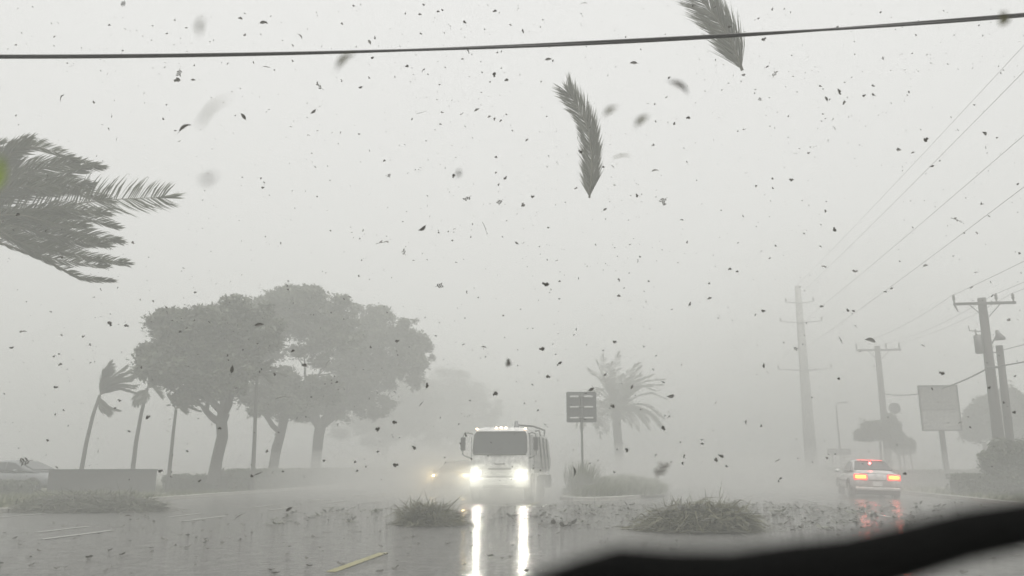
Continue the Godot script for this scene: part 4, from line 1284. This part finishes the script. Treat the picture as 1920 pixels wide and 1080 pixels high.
func near_palm():
	var t := thing("coconut_palm", "tall near palm whose big fronds all stream sideways in the wind", "palm", Vector3(-15.952, 0.05, -21.7))
	var st := MB.new(true)
	st.tube([Vector3(0, -0.1, 0), Vector3(0.1, 2.795, 0), Vector3(0.5, 5.59, 0), Vector3(1.05, 7.985, 0.3)], [0.3, 0.22, 0.19, 0.17], 12)
	obj("trunk", st, M.palm_bark, t)
	frond_part(t, [Vector3(1.028, 8.14, 0.3), Vector3(1.407, 9.16, 0.4), Vector3(1.776, 9.765, 0.5), Vector3(2.308, 10.086, 0.6)], 80, 0.637, 0.05, Vector3(1.0, 0.22, 0), 0.035, 0.8, null, Vector3(0.1, 0.8, 0.55))
	frond_part(t, [Vector3(1.028, 8.14, 0.3), Vector3(1.621, 9.239, 0.167), Vector3(2.697, 9.637, 0.033), Vector3(3.983, 9.589, -0.1)], 80, 0.637, 0.05, Vector3(1.0, 0.22, 0), 0.035, 0.8, null, Vector3(0.1, 0.8, 0.55))
	frond_part(t, [Vector3(1.035, 8.094, 0.3), Vector3(1.889, 8.923, 0.467), Vector3(2.897, 9.239, 0.633), Vector3(3.905, 9.35, 0.8)], 80, 0.68, 0.05, Vector3(1.0, 0.22, 0), 0.035, 0.8, null, Vector3(0.1, 0.8, 0.55))
	frond_part(t, [Vector3(1.043, 8.032, 0.3), Vector3(2.229, 8.608, 0.233), Vector3(3.398, 8.812, 0.167), Vector3(4.478, 8.499, 0.1)], 80, 0.637, 0.05, Vector3(1.0, 0.22, 0), 0.035, 0.8, null, Vector3(0.1, 0.8, 0.55))
	frond_part(t, [Vector3(1.05, 7.985, 0.3), Vector3(2.878, 8.187, 0.3), Vector3(4.485, 8.436, 0.3), Vector3(6.204, 8.53, 0.3)], 95, 1, 0.05, Vector3(0.55, 0.45, 0), 0.035, 0.5, null, Vector3(0.1, 0.8, 0.55))
	frond_part(t, [Vector3(1.05, 7.985, 0.3), Vector3(2.597, 8.063, 0.5), Vector3(3.636, 8.063, 0.7), Vector3(4.872, 7.877, 0.9)], 80, 0.595, 0.05, Vector3(1.0, 0.22, 0), 0.035, 0.8, null, Vector3(0.1, 0.8, 0.55))
	frond_part(t, [Vector3(1.057, 7.939, 0.3), Vector3(2.479, 7.831, 0.1), Vector3(3.533, 7.677, -0.1), Vector3(4.682, 7.446, -0.3)], 80, 0.595, 0.05, Vector3(1.0, 0.22, 0), 0.035, 0.8, null, Vector3(0.1, 0.8, 0.55))
	frond_part(t, [Vector3(1.061, 7.908, 0.3), Vector3(2.508, 7.6, 0.367), Vector3(3.575, 7.324, 0.433), Vector3(4.733, 7.11, 0.5)], 80, 0.612, 0.05, Vector3(1.0, 0.22, 0), 0.035, 0.8, null, Vector3(0.1, 0.8, 0.55))
	frond_part(t, [Vector3(1.065, 7.877, 0.3), Vector3(2.391, 7.37, 0.2), Vector3(3.615, 6.989, 0.1), Vector3(5.142, 6.716, 0)], 80, 0.527, 0.05, Vector3(1.0, 0.22, 0), 0.035, 0.8, null, Vector3(0.1, 0.8, 0.55))
	frond_part(t, [Vector3(1.072, 7.831, 0.3), Vector3(2.264, 7.217, 0.433), Vector3(3.355, 6.716, 0.567), Vector3(4.92, 6.46, 0.7)], 80, 0.468, 0.05, Vector3(1.0, 0.22, 0), 0.035, 0.8, null, Vector3(0.1, 0.8, 0.55))
	frond_part(t, [Vector3(1.127, 7.446, 0.3), Vector3(2.131, 7.11, 0.3), Vector3(3.289, 6.655, 0.3), Vector3(4.143, 6.235, 0.3), Vector3(4.954, 6.145, 0.3)], 80, 0.357, 0.05, Vector3(1.0, 0.22, 0), 0.035, 0.8, null, Vector3(0.1, 0.8, 0.55))
	frond_part(t, [Vector3(1.039, 8.063, 0.3), Vector3(1.792, 8.53, 0.533), Vector3(2.517, 8.687, 0.767), Vector3(3.441, 8.452, 1)], 80, 0.68, 0.05, Vector3(1.0, 0.22, 0), 0.035, 0.8, null, Vector3(0.1, 0.8, 0.55))
	frond_part(t, [Vector3(1.057, 7.939, 0.3), Vector3(1.855, 8.063, 0.067), Vector3(2.755, 7.985, -0.167), Vector3(3.69, 7.6, -0.4)], 80, 0.68, 0.05, Vector3(1.0, 0.22, 0), 0.035, 0.8, null, Vector3(0.1, 0.8, 0.55))
	frond_part(t, [Vector3(1.065, 7.877, 0.3), Vector3(1.77, 7.6, 0.467), Vector3(2.568, 7.141, 0.633), Vector3(3.483, 6.867, 0.8)], 80, 0.595, 0.05, Vector3(1.0, 0.22, 0), 0.035, 0.8, null, Vector3(0.1, 0.8, 0.55))
	frond_part(t, [Vector3(1.028, 8.14, 0.3), Vector3(1.301, 8.844, 0.333), Vector3(1.525, 9.398, 0.367), Vector3(1.869, 9.637, 0.4)], 80, 0.595, 0.05, Vector3(1.0, 0.22, 0), 0.035, 0.8, null, Vector3(0.1, 0.8, 0.55))
	frond_part(t, [Vector3(1.017, 8.218, 0.3), Vector3(0.658, 9.16, 0.133), Vector3(0.641, 9.797, -0.033), Vector3(0.955, 10.247, -0.2)], 80, 0.68, 0.05, Vector3(1.0, 0.22, 0), 0.035, 0.8, null, Vector3(0.1, 0.8, 0.55))
	frond_part(t, [Vector3(1.072, 7.831, 0.3), Vector3(0.78, 7.293, 0.4), Vector3(1.038, 6.535, 0.5), Vector3(1.539, 6.085, 0.6)], 80, 0.68, 0.05, Vector3(1.0, 0.22, 0), 0.035, 0.8, null, Vector3(0.1, 0.8, 0.55))
	frond_part(t, [Vector3(1.028, 8.14, 0.3), Vector3(1.329, 9.183, 0.25), Vector3(1.61, 9.879, 0.2), Vector3(2.077, 10.122, 0.15)], 80, 0.574, 0.05, Vector3(1.0, 0.22, 0), 0.035, 0.8, null, Vector3(0.1, 0.8, 0.55))
	frond_part(t, [Vector3(1.028, 8.14, 0.3), Vector3(1.531, 9.353, 0.483), Vector3(2.515, 9.888, 0.667), Vector3(3.768, 9.491, 0.85)], 80, 0.574, 0.05, Vector3(1.0, 0.22, 0), 0.035, 0.8, null, Vector3(0.1, 0.8, 0.55))
	frond_part(t, [Vector3(1.035, 8.094, 0.3), Vector3(1.803, 9.004, 0.183), Vector3(2.763, 9.114, 0.067), Vector3(3.666, 9.462, -0.05)], 80, 0.612, 0.05, Vector3(1.0, 0.22, 0), 0.035, 0.8, null, Vector3(0.1, 0.8, 0.55))
	frond_part(t, [Vector3(1.043, 8.032, 0.3), Vector3(2.15, 8.644, 0.417), Vector3(3.247, 8.823, 0.533), Vector3(4.222, 8.79, 0.65)], 80, 0.574, 0.05, Vector3(1.0, 0.22, 0), 0.035, 0.8, null, Vector3(0.1, 0.8, 0.55))
	frond_part(t, [Vector3(1.05, 7.985, 0.3), Vector3(2.528, 8.025, 0.15), Vector3(3.481, 8.116, 0), Vector3(4.655, 7.836, -0.15)], 80, 0.535, 0.05, Vector3(1.0, 0.22, 0), 0.035, 0.8, null, Vector3(0.1, 0.8, 0.55))
	frond_part(t, [Vector3(1.057, 7.939, 0.3), Vector3(2.39, 7.942, 0.55), Vector3(3.39, 7.643, 0.8), Vector3(4.456, 7.488, 1.05)], 80, 0.535, 0.05, Vector3(1.0, 0.22, 0), 0.035, 0.8, null, Vector3(0.1, 0.8, 0.55))
	frond_part(t, [Vector3(1.061, 7.908, 0.3), Vector3(2.419, 7.717, 0.283), Vector3(3.437, 7.251, 0.267), Vector3(4.501, 7.217, 0.25)], 80, 0.551, 0.05, Vector3(1.0, 0.22, 0), 0.035, 0.8, null, Vector3(0.1, 0.8, 0.55))
	frond_part(t, [Vector3(1.065, 7.877, 0.3), Vector3(2.322, 7.331, 0.45), Vector3(3.471, 6.971, 0.6), Vector3(4.937, 6.578, 0.75)], 80, 0.474, 0.05, Vector3(1.0, 0.22, 0), 0.035, 0.8, null, Vector3(0.1, 0.8, 0.55))

func fallen():
	debris_heap("heap of torn palm leaves on the road before the two oncoming cars", -4.33, 17.9, Vector3(0.62, 0.36, 0.5), 2000, 0.55, M.straw, 0.10, 0.0, Vector3(-0.5, 0, 0), -0.22)
	debris_heap("largest heap of torn palm leaves on the road, before the island", 1.2, 17.2, Vector3(1.08, 0.5, 0.75), 3600, 0.62, M.straw, 0.03, 0.0, Vector3(-1.1, 0, 0), 0.4)
	debris_heap("flat dark heap of leaves along the far kerb before the dark wall", -15.2, 21.7, Vector3(2.2, 0.46, 0.9), 2600, 0.6, M.torn_frond, 0.06, 0.1, Vector3(0.8, 0, 0))
	for i in 95:
		litter(rnd(-3.0, 6.5), rnd(17.5, 27.0), rnd(0.2, 0.46), "sodden leaf clump", "leaf clumps around the largest heap")
	for i in 34:
		litter(rnd(-9.5, -4.6), rnd(17.5, 24.5), rnd(0.16, 0.40), "torn leaf clump", "leaf clumps beside the smaller heap")
	for i in 40:
		litter(rnd(-14.0, -5.0), rnd(10.5, 20.0), rnd(0.07, 0.16), "wet leaf clump", "leaf clumps on the open road")
	for i in 45:
		litter(rnd(4.5, 11.0), rnd(18.5, 30.0), rnd(0.18, 0.42), "strewn leaf clump", "leaf clumps behind the white sedan")
	for i in 16:
		litter(rnd(3.2, 8.5), rnd(7.0, 12.0), rnd(0.06, 0.12), "leaf clump by the wiper", "leaf clumps beneath the wiper")
	for q in [[-5.75, 15.3, 0.35, 0.1], [-5.63, 14.3, 0.348, 0.2], [-4.79, 13.07, 0.218, 0], [-3.83, 14.77, 0.288, 0.1], [-3.33, 15.29, 0.41, 0.3], [-4.8, 10.69, 0.198, 0.2], [-8.85, 11.91, 0.19, 0.1], [-1.29, 14.12, 0.269, 0], [-3.18, 19.59, 0.434, 0.3], [-8.47, 26.73, 0.809, 0.1], [-1.07, 18.17, 0.528, 0.9], [-0.67, 16.78, 0.366, 2.4], [3.4, 18.81, 0.528, 0.3], [4.15, 19.73, 0.414, 2.9], [-8.63, 10.71, 0.207, 0.2]]:
		var o := obj("fallen_twig", leaf_meshes.twig, M.twig)
		o.transform = Transform3D(Basis(Vector3.UP, q[3]).scaled(Vector3(q[2], 0.5 * q[2], q[2])), road(q[0], 0.015, q[1]))
		var side := "towards the dark wall" if q[0] < -7.0 else "beside the truck's reflections" if q[0] < -3.0 else "in line with the island" if q[0] < 1.5 else "behind the white sedan"
		tag(o, "thin bare %s on the road %s, %s" % ["twig" if q[2] < 0.35 else "longer twig", side, "near" if q[1] < 12.0 else "level with the heaps" if q[1] < 18.0 else "beyond the heaps"], "twig", "twigs lying on the road")
	var places := []
	for i in 3600:
		var x := rnd(-12, 11)
		var s := rnd(9.0, 30.0)
		if i % 3: 
			x = rnd(-4.0, 8.0)
			s = rnd(17.0, 29.0)
		places.append(Transform3D(Basis.from_euler(Vector3(rnd(-0.3, 0.3), rnd(0, TAU), rnd(-0.3, 0.3))).scaled(Vector3.ONE * (0.02 + 0.12 * pow(rng.randf(), 2.0))), road(x, 0.012, s)))
	var g := scatter("leaf_litter", leaf_meshes.scrap, M.dead_leaf, places)
	tag(g, "fine torn leaf bits scattered over the wet road", "", "", "stuff")

func airborne():
	var fr_20 := thing("flying_palm_frond", "torn palm frond hanging upright in the middle of the sky below the cable", "palm frond", Vector3(2.02, 8.089, -20), 0, "palm fronds torn off and flying")
	frond_part(fr_20, [Vector3(0, 0, 0), Vector3(0.075, 0.9, 0.1), Vector3(-0.031, 1.953, 0.1), Vector3(-0.469, 2.998, -0.1)], 230, 0.72, 0.042, Vector3(-0.15, 0.25, 0), 0.03, 0.95, M.torn_frond, Vector3(0.7, 0.3, 0.5), 0.85)
	var fr_18 := thing("flying_palm_frond", "larger torn palm frond crossing behind the cable at the top of the sky", "palm frond", Vector3(5.615, 10.67, -18), 0, "palm fronds torn off and flying")
	frond_part(fr_18, [Vector3(0, 0, 0), Vector3(-0.247, 0.67, 0.1), Vector3(-0.663, 1.466, 0.1), Vector3(-1.216, 2.35, 0), Vector3(-1.724, 2.949, -0.1)], 230, 1, 0.042, Vector3(-0.5, 0.3, 0.1), 0.04, 0.95, M.torn_frond, Vector3(0.7, 0.3, 0.5), 0.85)
	for q in [[-2.776, 6.113, -8.138, 0.086, 10, 0], [-1.813, 4.865, -6.248, 0.054, -55, 0], [-1.689, 5.568, -7.235, 0.038, -70, 4], [-4.644, 6.245, -8.407, 0.033, 180, 4],
		[-5.125, 5.379, -8.497, 0.09, 40, 0], [-5.708, 7.868, -12.674, 0.151, 260, 1], [-4.945, 6.847, -10.952, 0.102, 180, 4], [-5.623, 7.924, -13.08, 0.087, 0, 0],
		[-3.96, 6.125, -8.387, 0.033, 180, 4], [-4.017, 6.172, -8.722, 0.041, 20, 4], [-4.449, 6.464, -8.298, 0.077, 240, 1], [-2.618, 4.604, -7.291, 0.077, 130, 0],
		[-2.367, 5.848, -9.148, 0.121, 140, 1], [-4.331, 8.151, -13.023, 0.138, 5, 3], [-3.32, 7.056, -12.471, 0.116, 210, 0], [-2.785, 4.318, -8.54, 0.04, 0, 4],
		[-5.188, 5.712, -9.705, 0.064, 80, 4], [-5.275, 5.535, -10.055, 0.06, 70, 3], [-5.494, 6.512, -12.463, 0.083, 30, 4], [-6.131, 6.709, -10.267, 0.068, 35, 2],
		[-1.507, 4.966, -7.386, 0.049, 185, 0], [-2.478, 8.461, -12.747, 0.118, 120, 0], [1.725, 6.849, -10.454, 0.111, 175, 0], [0.575, 7.557, -11.666, 0.108, 8, 0],
		[1.11, 8.222, -11.166, 0.096, 0, 0], [-0.803, 3.345, -6.841, 0.091, 215, 0], [-0.543, 4.491, -9.401, 0.112, 205, 1], [-0.179, 5.209, -11.691, 0.109, 220, 1],
		[0.122, 3.89, -6.172, 0.033, 220, 0], [0.04, 3.084, -6.399, 0.038, 140, 0], [-0.437, 5.003, -12.42, 0.214, -68, 2], [-1.574, 7.296, -13.055, 0.191, 14, 2],
		[-2.296, 5.13, -13.738, 0.237, 10, 1], [-1.935, 5.006, -13.969, 0.148, 120, 1], [-0.89, 3.419, -9.553, 0.101, 10, 1], [-0.496, 6.169, -10.533, 0.084, 30, 0],
		[-0.782, 6.629, -11.662, 0.07, 30, 4], [-1.577, 4.93, -9.782, 0.065, 250, 1], [0.218, 4.037, -8.028, 0.043, 0, 4], [0.435, 3.226, -7.561, 0.035, 20, 4],
		[1.006, 3.995, -8.333, 0.055, 35, 0], [0.864, 3.802, -6.546, 0.035, -50, 0], [0.793, 3.822, -6.599, 0.026, 170, 4], [0.926, 2.982, -6.093, 0.02, 0, 4],
		[2.757, 6.807, -14.664, 0.156, 10, 0], [2.595, 5.703, -13.082, 0.156, 220, 1], [1.715, 3.708, -7.795, 0.041, 180, 0], [-0.075, 6.542, -10.35, 0.062, 180, 4],
		[1.997, 5.394, -9.238, 0.043, 60, 4], [3.496, 6.306, -10.479, 0.07, 140, 1], [4.927, 8.441, -13.886, 0.147, 65, 1], [2.914, 4.605, -6.908, 0.055, 105, 0],
		[3.788, 5.833, -9.118, 0.042, -40, 4], [3.831, 5.216, -8.944, 0.053, 160, 3], [3.476, 4.868, -6.565, 0.03, 0, 0], [4.246, 5.263, -7.477, 0.045, 190, 0],
		[5.282, 6.934, -10.474, 0.056, 130, 1], [3.015, 4.384, -6.195, 0.029, -30, 4], [3.24, 3.754, -6.11, 0.032, 10, 0], [3.658, 3.838, -6.614, 0.04, 185, 0],
		[2.056, 4.194, -6.656, 0.031, 0, 4], [7.307, 6.306, -11.655, 0.124, 165, 0], [4.94, 3.944, -8.559, 0.148, -20, 1], [2.173, 3.062, -6.4, 0.03, 140, 0],
		[2.378, 2.936, -5.99, 0.028, -30, 0], [1.723, 2.74, -5.982, 0.024, 180, 4], [2.022, 3.466, -5.919, 0.027, 180, 4], [2.312, 3.668, -5.897, 0.023, 0, 4],
		[4.79, 6.411, -12.772, 0.119, 0, 3], [5.271, 3.283, -8.999, 0.048, 220, 1], [3.186, 2.74, -6.597, 0.031, 200, 0], [2.037, 2.312, -5.197, 0.031, 5, 0],
		[2.972, 2.463, -6.864, 0.041, -30, 1], [2.571, 2.246, -6.231, 0.066, -60, 3], [2.541, 2.314, -7.161, 0.048, -30, 1], [2.16, 2.121, -6.866, 0.046, 80, 0],
		[3.678, 2.955, -7.755, 0.041, 180, 0], [-1.072, 2.371, -5.189, 0.028, -20, 0], [-2.167, 2.461, -6.798, 0.081, 8, 0], [-0.217, 2.172, -6.126, 0.041, -15, 0],
		[-1.273, 1.994, -5.59, 0.074, 45, 3], [-2.357, 2.081, -6.756, 0.072, 85, 0], [-3.385, 2.246, -11.938, 0.222, 10, 3], [-1.303, 1.586, -6.124, 0.033, 65, 0],
		[-2.109, 1.226, -6.851, 0.073, 30, 3], [-2.696, 0.794, -8.266, 0.11, 35, 3], [-2.092, 0.883, -7.832, 0.073, 30, 0], [-0.011, 1.584, -2.314, 0.025, 80, 4],
		[-1.552, 2.308, -13.867, 0.129, 50, 3], [-3.693, 0.809, -8.02, 0.048, -5, 0], [-3.849, 1.421, -7.626, 0.046, 85, 3], [-8.144, 1.344, -13.796, 0.22, 190, 1],
		[-7.567, 3.295, -12.322, 0.082, 0, 0], [0.918, 1.876, -6.193, 0.041, 240, 0], [0.61, 1.864, -6.236, 0.058, 30, 0], [0.679, 1.219, -9.209, 0.11, 266, 0],
		[1.652, 1.472, -7.121, 0.038, -10, 0], [3.622, 1.35, -11.211, 0.089, 30, 3], [2.554, 2.379, -13.074, 0.156, 185, 0], [-1.57, 2.941, -10.909, 0.072, 0, 4],
		[7.122, 4.621, -13.449, 0.125, 10, 0], [8.223, 4.057, -18.33, 0.292, 175, 0], [2.995, 3.752, -11.952, 0.079, 200, 0], [-8.232, 3.186, -13.126, 0.105, 180, 0],
		[0.925, 2.723, -6.821, 0.036, 180, 4], [-0.369, 3.069, -4.785, 0.029, 240, 4]]:
		flying(KINDS[int(q[5])], Vector3(q[0], q[1], q[2]), q[3], q[4], M.dead_leaf)
	flying("leaf", Vector3(-2.173, 3.478, -5), 0.088, 30, M.dead_leaf, "dark boat-shaped leaf in the air, high over the dark wall")
	flying("scrap", Vector3(-0.179, 1.464, -0.45), 0.009, 20, M.dead_leaf, "soft blurred round scrap close to the lens, beside the near palm's longest frond")
	flying("leaf", Vector3(-0.229, 1.616, -0.54), 0.013, 80, M.straw, "soft blurred upright scrap close to the lens, above the cable")
	flying("scrap", Vector3(-0.067, 1.658, -0.96), 0.01, 70, M.dead_leaf, "dark blurred scrap in mid-sky above the truck")
	flying("leaf", Vector3(0.214, 1.774, -0.96), 0.028, -40, M.dead_leaf, "V-shaped pair of leaves beside the larger flying frond")
	flying("leaf", Vector3(0.111, 1.686, -0.84), 0.018, 32, M.straw, "pale blurred leaf just past the upright flying frond")
	flying("leaf", Vector3(0.146, 1.674, -0.84), 0.02, 35, M.straw, "pale blurred leaf, second past the upright flying frond")
	flying("strip", Vector3(0.192, 1.823, -1.32), 0.033, 10, M.straw, "bent pale leaf beside the middle of the upright flying frond")
	flying("leaf", Vector3(-0.175, 1.715, -0.78), 0.025, 40, M.straw, "long blurred leaf touching the underside of the cable")
	flying("strip", Vector3(-0.191, 1.521, -0.48), 0.028, 52, M.straw, "long faint blurred strip close to the lens under the cable")
	flying("scrap", Vector3(0.527, 1.765, -0.78), 0.017, 70, M.straw, "pale blurred leaf near the cable's end at the picture's edge")
	flying("sprig", Vector3(0.237, 1.288, -1.32), 0.033, 60, M.dead_leaf, "dark leafy sprig with a stalk hovering past the end of the island")
	flying("scrap", Vector3(-0.322, 1.478, -0.48), 0.021, 80, M.green_leaf, "bright green leaf close to the lens, over the near palm's fronds")
	# the many small ones, each somewhere in the air between the camera and the trees
	for i in 330:
		var deep := rnd(3.5, 20.0)
		var at := Vector3(rnd(-0.66, 0.66) * deep, EYE + rnd(-0.02, 0.62) * deep, -deep)
		if at.y < 0.3 or at.y > 14.0: continue
		if holes.get_noise_3dv(at * 0.22) < -0.12: continue
		var kind: String = KINDS[[0, 0, 1, 2, 3, 4, 4, 4][rng.randi() % 8]]
		flying(kind, at, (0.0011 + 0.0029 * pow(rng.randf(), 2.2)) * deep, rnd(-90, 90), M.dead_leaf if rng.randf() < 0.7 else M.torn_frond)
	var places := []
	for i in 9500:
		var deep := rnd(5.0, 34.0)
		var at := Vector3(rnd(-0.75, 0.75) * deep, EYE + rnd(-0.02, 0.62) * deep, -deep)
		if at.y < 0.3 or at.y > 14.0: continue
		if holes.get_noise_3dv(at * 0.22) < rnd(-0.35, 0.25): continue
		places.append(Transform3D(Basis.from_euler(rv(PI)).scaled(Vector3.ONE * (0.010 + 0.04 * pow(rng.randf(), 2.0))), at))
	var g := scatter("flying_leaf_bits", leaf_meshes.scrap, M.dead_leaf, places)
	tag(g, "countless tiny leaf bits whirling in the air", "", "", "stuff")

func car_wiper():
	var t := thing("windscreen_wiper", "blurred black windscreen wiper close to the lens across the lower corner", "wiper", Vector3(0, 0, 0))
	var st := MB.new(true)
	var rings := []
	for q in [[0.0064, 1.2504, -0.3400, 0.0060], [0.0257, 1.2551, -0.3400, 0.0078], [0.0429, 1.2577, -0.3400, 0.0101], [0.0642, 1.2548, -0.3400, 0.0115], [0.0877, 1.2540, -0.3400, 0.0120], [0.1114, 1.2569, -0.3400, 0.0124], [0.1352, 1.2597, -0.3400, 0.0120], [0.1594, 1.2651, -0.3400, 0.0115], [0.1850, 1.2719, -0.3400, 0.0106], [0.2105, 1.2763, -0.3400, 0.0097], [0.2488, 1.2851, -0.3400, 0.0092]]:
		var g := PackedVector3Array()
		for i in 12:
			var a := TAU * i / 12
			g.append(Vector3(q[0], q[1] + sin(a) * q[3], q[2] + cos(a) * q[3] * 0.7))
		rings.append(g)
	st.loft(rings, true)
	obj("wiper_arm", st, M.wiper, t)
	st = MB.new(true)
	rings = []
	for q in [[-0.013, 1.234, -0.354, 0.0158], [0.053, 1.238, -0.354, 0.0169], [0.119, 1.242, -0.354, 0.0135], [0.151, 1.246, -0.354, 0.0086]]:
		var g := PackedVector3Array()
		for i in 12:
			var a := TAU * i / 12
			g.append(Vector3(q[0], q[1] + sin(a) * q[3], q[2] + cos(a) * q[3] * 0.5))
		rings.append(g)
	st.loft(rings, true)
	obj("wiper_blade", st, M.rubber, t)
